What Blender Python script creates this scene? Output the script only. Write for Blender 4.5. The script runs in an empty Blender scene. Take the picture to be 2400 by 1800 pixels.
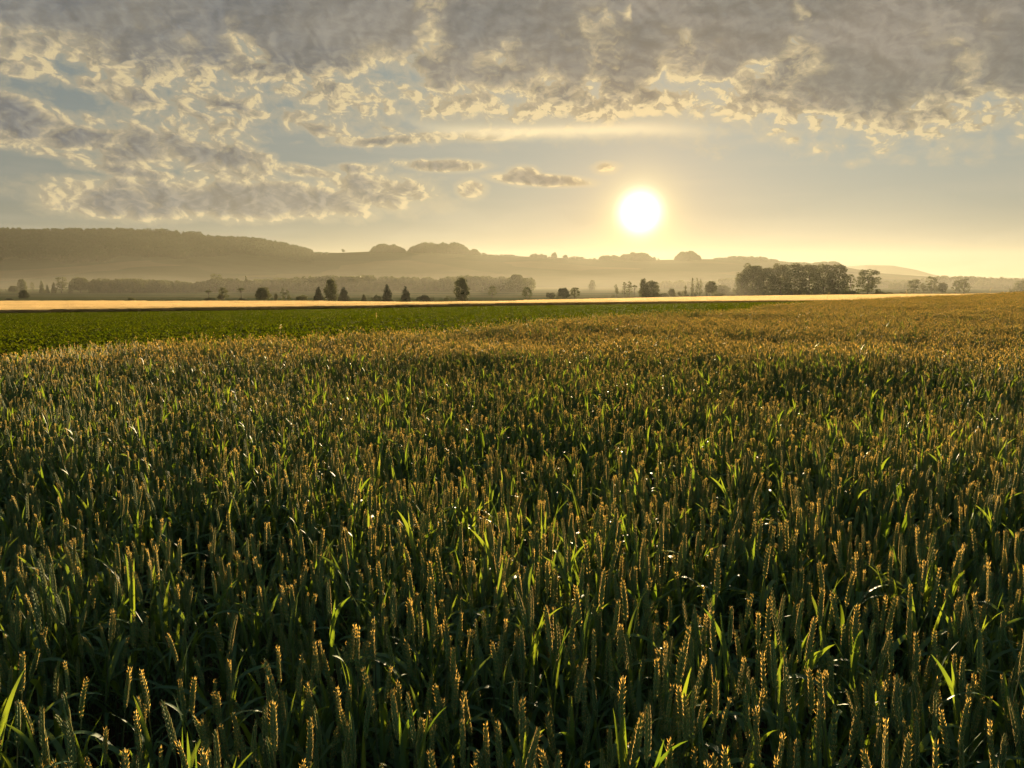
import bpy, bmesh, math, random
import numpy as np
from mathutils import Vector, Matrix, Euler

# ------------------------------------------------------------------ camera
SC = bpy.context.scene
COL = SC.collection
EYE = 1.85                       # eye height above the soil at the photographer's feet
PITCH = math.radians(7.95)       # camera tilted down
FPX = 750.0                      # focal length in pixels of a 1024 wide picture
cam_d = bpy.data.cameras.new('camera')
cam_d.sensor_width = 36.0
cam_d.lens = 36.0 * FPX / 1024.0
cam_d.clip_start = 0.05
cam_d.clip_end = 30000.0
cam = bpy.data.objects.new('camera', cam_d)
COL.objects.link(cam)
cam.location = (0, 0, EYE)
cam.rotation_euler = (math.radians(90) - PITCH, 0, 0)
SC.camera = cam

def px_dir(px, py):
    """direction of a pixel of the 2400x1800 photograph"""
    s = 1024 / 2400.0
    a = (px * s - 512) / FPX
    b = (384 - py * s) / FPX
    cp, sp = math.cos(PITCH), math.sin(PITCH)
    v = Vector((a, cp + b * sp, -sp + b * cp))
    return v.normalized()
def px_at(px, py, Y):
    d = px_dir(px, py)
    return Vector((d.x / d.y * Y, Y, EYE + d.z / d.y * Y))
def px_deg(px, py):
    d = px_dir(px, py)
    return math.degrees(math.atan2(d.x, d.y)), math.degrees(math.asin(d.z))

# ------------------------------------------------------------------ render settings
SC.render.engine = 'CYCLES'
cy = SC.cycles
cy.use_denoising = True
cy.max_bounces = 5
cy.diffuse_bounces = 3
cy.glossy_bounces = 2
cy.transmission_bounces = 3
cy.transparent_max_bounces = 8
cy.volume_bounces = 1
cy.sample_clamp_indirect = 6.0
cy.use_adaptive_sampling = True
cy.adaptive_threshold = 0.02
cy.adaptive_min_samples = 16
cy.sample_clamp_direct = 4.0
cy.caustics_reflective = False
cy.caustics_refractive = False
SC.view_settings.view_transform = 'Standard'
SC.view_settings.look = 'None'
SC.view_settings.exposure = 2.1
SC.view_settings.gamma = 1.0
SC.view_settings.use_curve_mapping = False

# ------------------------------------------------------------------ sun
SUN_PX = (1500, 497)
sun_dir = px_dir(*SUN_PX)                       # from the eye to the sun
SUN_AZ, SUN_EL = px_deg(*SUN_PX)
sl = bpy.data.lights.new('sun', 'SUN')
sl.energy = 5.0
sl.angle = math.radians(0.6)
sl.color = (1.0, 0.75, 0.42)
sun = bpy.data.objects.new('sun', sl)
COL.objects.link(sun)
sun.rotation_euler = (-sun_dir).to_track_quat('-Z', 'Y').to_euler()
sun.location = sun_dir * 200

# ------------------------------------------------------------------ node helper
class NB:
    def __init__(self, tree):
        self.t = tree; self.n = tree.nodes; self.l = tree.links
    def put(self, sock, v):
        if isinstance(v, bpy.types.NodeSocket): self.l.new(v, sock)
        elif v is not None:
            if sock.type == 'RGBA' and len(v) == 3: v = (*v, 1)
            sock.default_value = v
    def m(self, op, a, b=None, c=None, clamp=False):
        n = self.n.new('ShaderNodeMath'); n.operation = op; n.use_clamp = clamp
        for i, v in enumerate((a, b, c)):
            if v is not None: self.put(n.inputs[i], v)
        return n.outputs[0]
    def add(self, a, b): return self.m('ADD', a, b)
    def sub(self, a, b): return self.m('SUBTRACT', a, b)
    def mul(self, a, b): return self.m('MULTIPLY', a, b)
    def div(self, a, b): return self.m('DIVIDE', a, b)
    def mx(self, a, b): return self.m('MAXIMUM', a, b)
    def mn(self, a, b): return self.m('MINIMUM', a, b)
    def comb(self, x, y, z=0.0):
        n = self.n.new('ShaderNodeCombineXYZ')
        for i, v in enumerate((x, y, z)): self.put(n.inputs[i], v)
        return n.outputs[0]
    def sep(self, v):
        n = self.n.new('ShaderNodeSeparateXYZ'); self.put(n.inputs[0], v); return n.outputs
    def vm(self, op, a, b=None):
        n = self.n.new('ShaderNodeVectorMath'); n.operation = op
        self.put(n.inputs[0], a)
        if b is not None: self.put(n.inputs[3 if op == 'SCALE' else 1], b)
        return n.outputs[1] if op in ('DOT_PRODUCT', 'LENGTH', 'DISTANCE') else n.outputs[0]
    def ss(self, x, e0, e1, o0=0.0, o1=1.0, kind='SMOOTHSTEP'):
        n = self.n.new('ShaderNodeMapRange'); n.interpolation_type = kind
        self.put(n.inputs[0], x)
        for i, v in enumerate((e0, e1, o0, o1)): self.put(n.inputs[i + 1], v)
        return n.outputs[0]
    def noise(self, v, scale, detail=4.0, rough=0.5, dist=0.0, lac=2.0, color=False):
        n = self.n.new('ShaderNodeTexNoise'); n.noise_dimensions = '3D'
        self.put(n.inputs['Vector'], v)
        n.inputs['Scale'].default_value = scale; n.inputs['Detail'].default_value = detail
        n.inputs['Roughness'].default_value = rough; n.inputs['Distortion'].default_value = dist
        n.inputs['Lacunarity'].default_value = lac
        return n.outputs['Color' if color else 0]
    def voro(self, v, scale, detail=0.0, rough=0.5, feature='F1', smooth=None):
        n = self.n.new('ShaderNodeTexVoronoi'); n.feature = feature; n.voronoi_dimensions = '3D'
        self.put(n.inputs['Vector'], v)
        n.inputs['Scale'].default_value = scale
        n.inputs['Detail'].default_value = detail
        n.inputs['Roughness'].default_value = rough
        if smooth is not None and feature == 'SMOOTH_F1': n.inputs['Smoothness'].default_value = smooth
        return n.outputs['Distance']
    def noise2(self, v, scale, detail, rough):
        o = self.noise(v, scale, detail, rough); o.node.noise_dimensions = '2D'; return o
    def voro2(self, v, scale, detail, rough):
        o = self.voro(v, scale, detail, rough); o.node.voronoi_dimensions = '2D'; return o
    def mix(self, f, a, b, kind='MIX', clamp=False):
        n = self.n.new('ShaderNodeMix'); n.data_type = 'RGBA'; n.blend_type = kind
        n.clamp_result = clamp
        self.put(n.inputs[0], f); self.put(n.inputs[6], a); self.put(n.inputs[7], b)
        return n.outputs[2]
    def scale(self, c, f): return self.vm('SCALE', c, f)
    def ramp(self, f, stops, interp='LINEAR'):
        n = self.n.new('ShaderNodeValToRGB'); cr = n.color_ramp; cr.interpolation = interp
        while len(cr.elements) < len(stops): cr.elements.new(0.5)
        for e, (p, c) in zip(cr.elements, stops):
            e.position = p
            e.color = (c, c, c, 1) if isinstance(c, (int, float)) else (*c, 1)
        self.put(n.inputs[0], f)
        return n.outputs[0]
    def group(self, sub, *args):
        n = self.n.new('ShaderNodeGroup'); n.node_tree = sub
        for i, a in enumerate(args): self.put(n.inputs[i], a)
        return n.outputs

# ------------------------------------------------------------------ sky
world = bpy.data.worlds.new('World'); SC.world = world
world.use_nodes = True
world.node_tree.nodes.clear()

def cloud_group():
    """billowing cloud texture for a direction given as (azimuth deg, elevation deg)"""
    g = bpy.data.node_groups.new('cloud_billows', 'ShaderNodeTree')
    for nm in ('u', 'v'): g.interface.new_socket(nm, in_out='INPUT', socket_type='NodeSocketFloat')
    for nm in ('rough', 'puff'): g.interface.new_socket(nm, in_out='OUTPUT', socket_type='NodeSocketFloat')
    b = NB(g)
    gi = g.nodes.new('NodeGroupInput'); go = g.nodes.new('NodeGroupOutput')
    u, v = gi.outputs[0], gi.outputs[1]
    P = b.comb(b.add(u, 200.0), b.mul(b.add(v, b.mul(u, 0.06)), 1.55), 0.0)
    w = b.noise2(P, 0.5, 2.0, 0.5)
    w2 = b.noise2(b.vm('ADD', P, (37.0, 11.0, 0.0)), 0.6, 2.0, 0.5)
    Pw = b.vm('ADD', P, b.comb(b.mul(b.sub(w, 0.5), 1.5), b.mul(b.sub(w2, 0.5), 1.3), 0.0))
    n_big = b.noise2(Pw, 0.19, 6.0, 0.60)
    puffs = b.sub(0.5, b.voro2(Pw, 0.55, 2.0, 0.5))
    fine = b.noise2(Pw, 1.15, 6.0, 0.66)
    puff = b.add(b.mul(puffs, 0.9), b.mul(b.sub(fine, 0.5), 1.45))
    rough = b.add(b.mul(b.sub(n_big, 0.5), 3.3), puff)
    b.l.new(rough, go.inputs[0]); b.l.new(b.add(b.mul(b.sub(n_big, 0.5), 3.6), b.mul(puffs, 0.5)), go.inputs[1])
    return g

def cloud_cover(b, u, v):
    """where the cloud layer and the loose banks are: > 0 inside"""
    edge_pts = [(-900, 60), (-300, 100), (0, 165), (150, 200), (420, 228), (620, 250), (760, 250), (900, 255), (1010, 292), (1150, 300),
                (1300, 300), (1480, 294), (1660, 298), (1780, 305), (1900, 335), (2040, 352), (2120, 342), (2230, 312), (2330, 322), (2500, 330), (3000, 250), (3800, 150)]
    U0, U1, V1 = -60.0, 60.0, 20.0
    Q = b.comb(u, b.mul(v, 1.5), 5.0)
    uw = b.add(u, b.mul(b.sub(b.noise2(Q, 0.22, 3.0, 0.55), 0.5), 6.5)); vw = b.add(v, b.mul(b.sub(b.noise2(b.vm('ADD', Q, (71.0, 33.0, 0.0)), 0.25, 3.0, 0.55), 0.5), 3.2))
    pts = []
    for p in edge_pts:
        uu, ve = px_deg(p[0], p[1])
        pts.append(((uu - U0) / (U1 - U0), ve / V1))
    fc = b.n.new('ShaderNodeFloatCurve'); c = fc.mapping.curves[0]
    c.points[0].location = (0, pts[0][1]); c.points[1].location = (1, pts[-1][1])
    for p in pts:
        if 0.001 < p[0] < 0.999: c.points.new(*p)
    fc.mapping.update()
    b.put(fc.inputs['Value'], b.ss(u, U0, U1, kind='LINEAR'))
    over = b.sub(v, b.mul(fc.outputs[0], V1))
    deck = b.mx(b.mn(b.div(over, 2.3), 1.75), -3.0)
    # loose banks below the deck: (px, py, half width, half height, tilt deg, strength)
    banks = [
        (90, 290, 340, 48, 9, 1.35), (380, 322, 150, 24, 12, 0.9), (150, 345, 200, 22, 8, 0.8),
        (330, 240, 200, 34, 12, 0.8), (570, 262, 200, 30, 8, 0.6), (820, 235, 150, 45, 10, 0.6),
        (500, 370, 130, 54, 14, 1.0), (720, 402, 90, 13, 6, 0.75), (320, 405, 110, 14, 6, 0.9), (420, 440, 90, 20, 10, .7),
        (560, 468, 410, 42, 0, 1.45), (880, 448, 140, 42, 0, 1.15), (330, 480, 190, 32, 0, 1.15),
        (1030, 388, 95, 13, 0, 0.8), (850, 398, 60, 11, 0, 0.6), (1270, 422, 110, 15, 3, 1.3), (1228, 412, 40, 22, 0, 1.1), (1105, 444, 34, 20, 0, 0.8),
        (1420, 393, 26, 11, 0, 0.45), (2010, 382, 32, 11, 5, 0.7),
        (900, 330, 90, 11, -3, 0.8), (1120, 318, 300, 13, -3, 0.55),
    ]
    bank = None
    for (px, py, hw, hh, tilt, amp) in banks:
        uc, vc = px_deg(px, py)
        k = 1024 / 2400 / FPX * 57.3
        a, h = hw * k, hh * k
        t = math.radians(-tilt)
        du, dv = b.sub(u, uc), b.sub(v, vc)
        qx = b.m('MULTIPLY_ADD', du, math.cos(t) / a, b.mul(dv, math.sin(t) / a))
        qy = b.m('MULTIPLY_ADD', du, -math.sin(t) / h, b.mul(dv, math.cos(t) / h))
        e = b.m('MULTIPLY_ADD', b.m('MULTIPLY_ADD', qx, qx, b.mul(qy, qy)), -0.9 * amp, amp)
        bank = e if bank is None else b.mx(bank, e)
    bank = b.mx(bank, -3.0)
    # thin places in the deck where light breaks through: (px, py, half width, half height, strength)
    thin = None
    for (px, py, hw, hh, amp) in [(1030, 115, 45, 55, .75), (1000, 40, 40, 30, .8), (1385, 60, 34, 60, .55), (1420, 160, 45, 70, .65), (1600, 150, 70, 50, .8), (1700, 190, 80, 30, .4),
                                  (1850, 160, 70, 45, .9), (1885, 35, 26, 36, .8), (2290, 130, 50, 60, .7), (2230, 60, 60, 40, .5), (1180, 140, 60, 50, .6), (1240, 180, 60, 50, .55), (1090, 190, 80, 50, .5),
                                  (880, 180, 90, 60, .6), (590, 85, 45, 35, .6), (420, 70, 50, 50, .45), (1200, 80, 20, 25, .6), (1450, 18, 16, 16, .7)]:
        uc, vc = px_deg(px, py); k = 1024 / 2400 / FPX * 57.3
        qx, qy = b.mul(b.sub(uw, uc), 1 / (hw * k)), b.mul(b.sub(vw, vc), 1 / (hh * k))
        e = b.m('MULTIPLY_ADD', b.m('MULTIPLY_ADD', qx, qx, b.mul(qy, qy)), -0.45 * amp, amp)
        thin = e if thin is None else b.mx(thin, e)
    thin = b.mx(thin, 0.0)
    return b.m('SMOOTH_MAX', b.sub(deck, b.mul(b.mul(thin, b.ss(over, 0.6, 2.4)), 1.15)), bank, 0.3), over, thin

def build_sky():
    b = NB(world.node_tree)
    out = b.n.new('ShaderNodeOutputWorld'); bg = b.n.new('ShaderNodeBackground')
    b.l.new(bg.outputs[0], out.inputs[0])
    tc = b.n.new('ShaderNodeTexCoord')
    d = b.vm('NORMALIZE', tc.outputs['Generated'])
    x, y, z = b.sep(d)
    u = b.mul(b.m('ARCTAN2', x, y), 57.29578)
    v = b.mul(b.m('ARCSINE', z), 57.29578)
    sky = b.n.new('ShaderNodeTexSky'); sky.sky_type = 'NISHITA'; sky.sun_disc = False
    sky.sun_elevation = math.radians(SUN_EL); sky.sun_rotation = math.radians(SUN_AZ)
    sky.air_density = 1.0; sky.dust_density = 2.0; sky.ozone_density = 1.5; sky.altitude = 400
    clear = sky.outputs[0]
    # angular distance to the sun, degrees
    cosd = b.vm('DOT_PRODUCT', d, tuple(sun_dir))
    th = b.mul(b.m('ARCCOSINE', b.mn(cosd, 1.0)), 57.29578)
    near = b.m('EXPONENT', b.mul(th, -1 / 9.0))
    return b, bg, u, v, th, clear
def finish_sky():
    b, bg, u, v, th, clear = build_sky()
    out_strength = 0.1
    g = cloud_group()
    macro, over, thin = cloud_cover(b, u, v)
    K = 0.168                                                 # the exposure is two stops up
    r0, p0 = b.group(g, u, v)[:2]
    # second look-up a little nearer the sun: which side of a puff is lit
    du = b.sub(SUN_AZ, u); dv = b.sub(SUN_EL + 1.5, v)
    ln = b.m('SQRT', b.add(b.add(b.mul(du, du), b.mul(dv, dv)), 0.5))
    st = 0.42
    r1, p1 = b.group(g, b.add(u, b.mul(b.div(du, ln), st)), b.add(v, b.mul(b.div(dv, ln), st)))[:2]
    relief = b.sub(r0, r1)                                   # > 0: thins out towards the sun, lit
    calm = b.mul(b.ss(b.m('ABSOLUTE', b.sub(u, 4.5)), 6.0, 14.0, 1.0, 0.0), b.ss(v, 11.5, 13.5, 1.0, 0.0))   # smooth shelf above the sun
    d0 = b.add(macro, b.mul(r0, b.mul(b.m('MULTIPLY_ADD', calm, -0.55, 0.95), b.ss(v, 4.5, 10.0, 0.62, 1.0))))
    alpha = b.ss(d0, 0.0, 0.34)
    wisp = b.mul(b.ss(d0, -0.85, 0.15), 0.42)              # thin ragged skirts round the clouds
    thick = b.ss(d0, 0.15, 1.3)
    sunny = b.m('EXPONENT', b.mul(th, -1 / 20.0))
    # clear air: soft shoulder so the air round the sun keeps its colour
    c = b.scale(clear, 0.085)
    cx, cyy, cz = b.sep(c)
    def sh(ch, k, gain): return b.mul(b.div(ch, b.add(1.0, b.mul(ch, k))), gain)
    air = b.comb(sh(cx, 0.75, 1.02), sh(cyy, 0.85, 0.98), sh(cz, 1.25, 1.0))
    low = b.m('EXPONENT', b.mul(b.mx(v, 0.0), -1 / 5.0))
    wide = b.m('EXPONENT', b.mul(th, -1 / 26.0))
    tint = b.mix(low, (0.36, 0.46, 0.48), b.mix(b.m('EXPONENT', b.mul(th, -1 / 18.0)), (0.32, 0.33, 0.25), (0.33, 0.24, 0.12)))
    tint = b.scale(tint, b.mul(b.m('MULTIPLY_ADD', wide, 0.62, 0.62), b.ss(u, 5.0, 36.0, 1.0, 1.22)))
    air = b.mix(0.85, air, tint)
    # thin high veil and streaks in the clear air
    P = b.comb(b.mul(u, 0.05), b.mul(v, 0.42), 3.0)
    veil = b.ss(b.noise2(P, 1.3, 4.0, 0.55), 0.42, 0.72)
    air = b.mix(b.mul(veil, 0.2), air, b.mix(sunny, (0.52, 0.50, 0.42), (0.85, 0.74, 0.52)))
    # cloud colours
    lit = b.mix(sunny, (0.88, 0.72, 0.42), (1.2, 0.95, 0.52))
    warm = b.ss(u, -38.0, 25.0)
    tone = b.ss(b.noise2(b.comb(b.mul(u, 0.09), b.mul(v, 0.20), 1.0), 1.0, 6.0, 0.6), 0.33, 0.67)
    grey = b.mix(warm, b.mix(tone, (0.225, 0.25, 0.28), (0.34, 0.34, 0.32)), b.mix(tone, (0.285, 0.285, 0.27), (0.40, 0.365, 0.32)))
    grey = b.scale(grey, b.add(0.84, b.mul(b.sub(b.ss(b.sub(p0, p1), -0.7, 0.7), 0.5), b.ss(over, 1.0, 4.5, 0.46, 0.36))))
    inner = b.mul(b.ss(over, 1.4, 5.0), b.sub(1.0, b.mn(b.mul(thin, 1.1), 0.9)))                             # high deck seen from below: dull, few lit edges
    k_rel = b.ss(relief, -0.25, 0.7)
    rim = b.sub(1.0, b.ss(d0, 0.15, 1.0))
    litf = b.add(b.mul(rim, b.m('MULTIPLY_ADD', k_rel, 0.75, 0.35)), b.mul(b.mul(k_rel, 0.55), b.sub(1.0, b.mul(thick, 0.7))))
    band = b.mul(b.mul(b.ss(over, -0.6, 0.8), b.ss(over, 3.6, 1.0)), b.m('MULTIPLY_ADD', k_rel, 0.75, 0.10))
    litf = b.add(litf, b.mul(band, 0.75))
    litf = b.add(litf, b.mul(b.mul(thin, b.ss(r0, 0.25, -0.9)), 0.5))
    litf = b.m('MULTIPLY', litf, b.sub(1.0, b.mul(inner, 0.86)), clamp=True)
    air = b.mix(wisp, air, b.mix(0.35, lit, grey))
    col = b.mix(alpha, air, b.mix(b.mul(litf, 0.92), grey, lit))
    # the thin shelf under the deck that the sun lights from below
    q = b.mul(b.add(over, b.m('MULTIPLY_ADD', b.sub(r0, 0.0), 0.12, 0.30)), 1 / 0.42)
    shelf = b.mul(b.m('EXPONENT', b.mul(b.mul(q, q), -1.0)), b.ss(b.m('ABSOLUTE', b.sub(u, 3.5)), 3.0, 13.5, 0.8, 0.0))
    col = b.mix(shelf, col, (1.30, 1.08, 0.66))
    # glow of the low sun in the air
    core = b.m('EXPONENT', b.mul(b.m('POWER', b.mul(th, 1 / 1.22), 2.4), -1.0))
    g1 = b.m('EXPONENT', b.mul(b.m('POWER', b.mul(th, 1 / 2.5), 2.0), -1.0))
    g2 = b.m('EXPONENT', b.mul(th, -1 / 4.5))
    glow = b.vm('ADD', b.scale((4.0, 3.8, 3.0), core), b.vm('ADD', b.scale((0.55, 0.43, 0.10), g1), b.scale((0.44, 0.19, 0.01), g2)))
    col = b.vm('ADD', col, glow)
    b.l.new(b.scale(col, K / out_strength), bg.inputs[0])
    bg.inputs[1].default_value = out_strength
    # the rest of the sky, behind and above: broken grey cloud and the same clear sky
    bg2 = b.n.new('ShaderNodeBackground'); bg2.inputs[1].default_value = out_strength
    P2 = b.comb(b.mul(u, 0.03), b.mul(v, 0.06), 0.0)
    k = b.ss(b.noise2(P2, 1.0, 2.0, 0.5), 0.4, 0.6)
    b.l.new(b.scale(b.mix(k, (0.23, 0.275, 0.295), (0.30, 0.37, 0.41)), K / out_strength), bg2.inputs[0])
    inside = b.mul(b.m('LESS_THAN', b.m('ABSOLUTE', u), 58.0), b.mul(b.m('GREATER_THAN', v, -6.0), b.m('LESS_THAN', v, 32.0)))
    mixs = b.n.new('ShaderNodeMixShader')
    b.l.new(inside, mixs.inputs[0]); b.l.new(bg2.outputs[0], mixs.inputs[1]); b.l.new(bg.outputs[0], mixs.inputs[2])
    out = [n for n in b.n if n.bl_idname == 'ShaderNodeOutputWorld'][0]
    b.l.new(mixs.outputs[0], out.inputs[0])
finish_sky()
world.cycles.sampling_method = 'NONE'

# ------------------------------------------------------------------ object helpers
def tag(o, label=None, cat=None, group=None, kind=None):
    if label: o['label'] = label
    if cat: o['category'] = cat
    if group: o['group'] = group
    if kind: o['kind'] = kind
    return o
def mesh_from(name, V, F, mats, mat_idx=None, smooth=False):
    """F: list of arrays of faces (each array one polygon size)"""
    me = bpy.data.meshes.new(name)
    V = np.asarray(V, np.float32).reshape(-1, 3)
    if not isinstance(F, list): F = [F]
    F = [np.asarray(f, np.int32) for f in F if len(f)]
    me.vertices.add(len(V)); me.vertices.foreach_set('co', V.ravel())
    if F:
        loops = np.concatenate([f.ravel() for f in F])
        tot = np.concatenate([np.full(len(f), f.shape[1], np.int32) for f in F])
        start = np.concatenate([[0], np.cumsum(tot)[:-1]]).astype(np.int32)
        me.loops.add(len(loops)); me.loops.foreach_set('vertex_index', loops)
        me.polygons.add(len(tot)); me.polygons.foreach_set('loop_start', start)
        if mat_idx is not None: me.polygons.foreach_set('material_index', np.asarray(mat_idx, np.int32))
    for m in mats: me.materials.append(m)
    me.update(calc_edges=True)
    if F:
        me.polygons.foreach_set('use_smooth', np.full(len(me.polygons), smooth, bool))
    return me
def add_obj(name, me, parent=None, loc=None):
    o = bpy.data.objects.new(name, me); COL.objects.link(o)
    if parent: o.parent = parent
    if loc is not None: o.location = loc
    return o

def scatter(name, pts, yaw, scale, idx, sources, tilt=None):
    """ONE object that repeats the source meshes over its points (for uncountable stuff only)"""
    src = bpy.data.collections.new(name + '_kinds')
    for k, me in enumerate(sources):
        src.objects.link(bpy.data.objects.new('%s_kind_%02d' % (name, k), me))
    n = len(pts)
    me = bpy.data.meshes.new(name)
    me.vertices.add(n); me.vertices.foreach_set('co', np.asarray(pts, np.float32).ravel())
    rot = np.zeros((n, 3), np.float32); rot[:, 2] = yaw
    if tilt is not None: rot[:, 0:2] = tilt
    sc = np.asarray(scale, np.float32)
    if sc.ndim == 1: sc = np.repeat(sc[:, None], 3, 1)
    a = me.attributes.new('turn', 'FLOAT_VECTOR', 'POINT'); a.data.foreach_set('vector', rot.ravel())
    a = me.attributes.new('size', 'FLOAT_VECTOR', 'POINT'); a.data.foreach_set('vector', np.ascontiguousarray(sc).ravel())
    a = me.attributes.new('kind_no', 'INT', 'POINT'); a.data.foreach_set('value', np.asarray(idx, np.int32))
    o = add_obj(name, me)
    t = bpy.data.node_groups.new(name, 'GeometryNodeTree')
    t.interface.new_socket('Geometry', in_out='INPUT', socket_type='NodeSocketGeometry')
    t.interface.new_socket('Geometry', in_out='OUTPUT', socket_type='NodeSocketGeometry')
    N, L = t.nodes, t.links
    gi, go = N.new('NodeGroupInput'), N.new('NodeGroupOutput')
    ci = N.new('GeometryNodeCollectionInfo'); ci.inputs['Collection'].default_value = src
    ci.inputs['Separate Children'].default_value = True; ci.inputs['Reset Children'].default_value = True
    ip = N.new('GeometryNodeInstanceOnPoints'); ip.inputs['Pick Instance'].default_value = True
    def attr(nm, ty):
        x = N.new('GeometryNodeInputNamedAttribute'); x.data_type = ty; x.inputs['Name'].default_value = nm
        return x.outputs['Attribute']
    L.new(gi.outputs[0], ip.inputs['Points']); L.new(ci.outputs[0], ip.inputs['Instance'])
    L.new(attr('kind_no', 'INT'), ip.inputs['Instance Index'])
    e2r = N.new('FunctionNodeEulerToRotation'); L.new(attr('turn', 'FLOAT_VECTOR'), e2r.inputs[0])
    L.new(e2r.outputs[0], ip.inputs['Rotation']); L.new(attr('size', 'FLOAT_VECTOR'), ip.inputs['Scale'])
    L.new(ip.outputs[0], go.inputs[0])
    md = o.modifiers.new('spread', 'NODES'); md.node_group = t
    return o

# ------------------------------------------------------------------ materials
def new_mat(name):
    m = bpy.data.materials.new(name); m.use_nodes = True
    m.node_tree.nodes.clear()
    b = NB(m.node_tree)
    out = b.n.new('ShaderNodeOutputMaterial')
    return m, b, out
def leafy(name, col_a, col_b, trans_a, trans_b, fac, rough=0.5, spec=0.35, nscale=3.0, sheen=0.0):
    """thin plant tissue: reflects one colour, lets another through; colour drifts from plant to plant"""
    m, b, out = new_mat(name)
    geo = b.n.new('ShaderNodeNewGeometry'); oi = b.n.new('ShaderNodeObjectInfo')
    nz = b.noise(b.vm('ADD', geo.outputs['Position'], b.scale((17.0, 31.0, 7.0), oi.outputs['Random'])), nscale, 2.0, 0.6)
    f = b.ss(nz, 0.3, 0.7)
    p = b.n.new('ShaderNodeBsdfPrincipled')
    b.l.new(b.mix(f, col_a, col_b), p.inputs['Base Color'])
    p.inputs['Roughness'].default_value = rough
    p.inputs['Specular IOR Level'].default_value = spec
    p.inputs['Sheen Weight'].default_value = sheen; p.inputs['Sheen Roughness'].default_value = 0.35; p.inputs['Sheen Tint'].default_value = (1.0, 0.66, 0.26, 1)
    tr = b.n.new('ShaderNodeBsdfTranslucent')
    b.l.new(b.mix(f, trans_a, trans_b), tr.inputs[0])
    mx = b.n.new('ShaderNodeMixShader'); mx.inputs[0].default_value = fac
    b.l.new(p.outputs[0], mx.inputs[1]); b.l.new(tr.outputs[0], mx.inputs[2]); b.l.new(mx.outputs[0], out.inputs[0])
    return m
M = {}
M['wheat_leaf'] = leafy('wheat_leaf', (0.055, 0.12, 0.062), (0.07, 0.135, 0.055), (0.15, 0.23, 0.012), (0.28, 0.34, 0.02), 0.40, 0.5, 0.22, 4.0)
M['wheat_stem'] = leafy('wheat_stem', (0.06, 0.10, 0.055), (0.10, 0.12, 0.06), (0.25, 0.28, 0.05), (0.3, 0.28, 0.06), 0.2, 0.55, 0.2, 4.0)
M['wheat_ear'] = leafy('wheat_ear', (0.085, 0.185, 0.085), (0.12, 0.20, 0.08), (0.55, 0.58, 0.07), (0.72, 0.62, 0.10), 0.09, 0.55, 0.08, 6.0, 0.85)
M['wheat_awn'] = leafy('wheat_awn', (0.30, 0.24, 0.10), (0.40, 0.30, 0.12), (0.85, 0.52, 0.10), (0.97, 0.60, 0.13), 0.66, 0.5, 0.15, 6.0)
M['dry_leaf'] = leafy('dry_leaf', (0.20, 0.15, 0.07), (0.30, 0.22, 0.11), (0.5, 0.34, 0.1), (0.6, 0.42, 0.14), 0.4, 0.4, 0.5, 4.0)
M['barley'] = leafy('barley', (0.48, 0.35, 0.18), (0.58, 0.43, 0.23), (0.72, 0.52, 0.235), (0.80, 0.59, 0.28), 0.55, 0.45, 0.3, 0.08)
M['barley_stem'] = leafy('barley_stem', (0.10, 0.09, 0.035), (0.14, 0.11, 0.04), (0.20, 0.15, 0.04), (0.25, 0.18, 0.05), 0.25, 0.5, 0.4, 0.08)
M['beet_leaf'] = leafy('beet_leaf', (0.014, 0.027, 0.006), (0.024, 0.034, 0.006), (0.052, 0.080, 0.0015), (0.105, 0.122, 0.002), 0.5, 0.8, 0.02, 0.6)
M['foliage'] = leafy('foliage', (0.035, 0.050, 0.018), (0.065, 0.080, 0.030), (0.10, 0.12, 0.02), (0.16, 0.16, 0.03), 0.2, 0.7, 0.1, 0.15)
M['dark_foliage'] = leafy('dark_foliage', (0.022, 0.036, 0.018), (0.040, 0.055, 0.026), (0.05, 0.07, 0.015), (0.08, 0.09, 0.02), 0.15, 0.7, 0.1, 0.15)
M['yellow_foliage'] = leafy('yellow_foliage', (0.07, 0.075, 0.025), (0.11, 0.10, 0.03), (0.16, 0.15, 0.03), (0.22, 0.19, 0.04), 0.35, 0.6, 0.3, 0.15)
def plain(name, ca, cb, scale, rough=0.9, stretch=(1, 1, 1), detail=4.0):
    m, b, out = new_mat(name)
    geo = b.n.new('ShaderNodeNewGeometry')
    nz = b.noise(b.vm('MULTIPLY', geo.outputs['Position'], stretch), scale, detail, 0.6)
    p = b.n.new('ShaderNodeBsdfPrincipled')
    b.l.new(b.mix(b.ss(nz, 0.35, 0.65), ca, cb), p.inputs['Base Color'])
    p.inputs['Roughness'].default_value = rough
    p.inputs['Specular IOR Level'].default_value = 0.2
    b.l.new(p.outputs[0], out.inputs[0])
    return m
M['bark'] = plain('bark', (0.05, 0.04, 0.03), (0.09, 0.075, 0.055), 1.5)
def ground_mat():
    m, b, out = new_mat('soil_and_meadow')
    geo = b.n.new('ShaderNodeNewGeometry'); pos = geo.outputs['Position']
    x, y, z = b.sep(pos)
    soil = b.mix(b.noise(pos, 6.0, 5.0, 0.65), (0.035, 0.026, 0.017), (0.075, 0.055, 0.035))
    md = b.mix(b.ss(b.noise(b.vm('MULTIPLY', pos, (0.004, 0.02, 0)), 1.0, 4.0, 0.55), 0.38, 0.62), (0.035, 0.05, 0.018), (0.075, 0.075, 0.03))
    f = b.ss(b.add(y, b.mul(b.m('ABSOLUTE', x), 0.0)), 150.0, 300.0)
    p = b.n.new('ShaderNodeBsdfPrincipled'); p.inputs['Roughness'].default_value = 0.9
    p.inputs['Specular IOR Level'].default_value = 0.0
    b.l.new(b.mix(f, soil, md), p.inputs['Base Color']); b.l.new(p.outputs[0], out.inputs[0])
    return m
M['ground'] = ground_mat()
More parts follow.
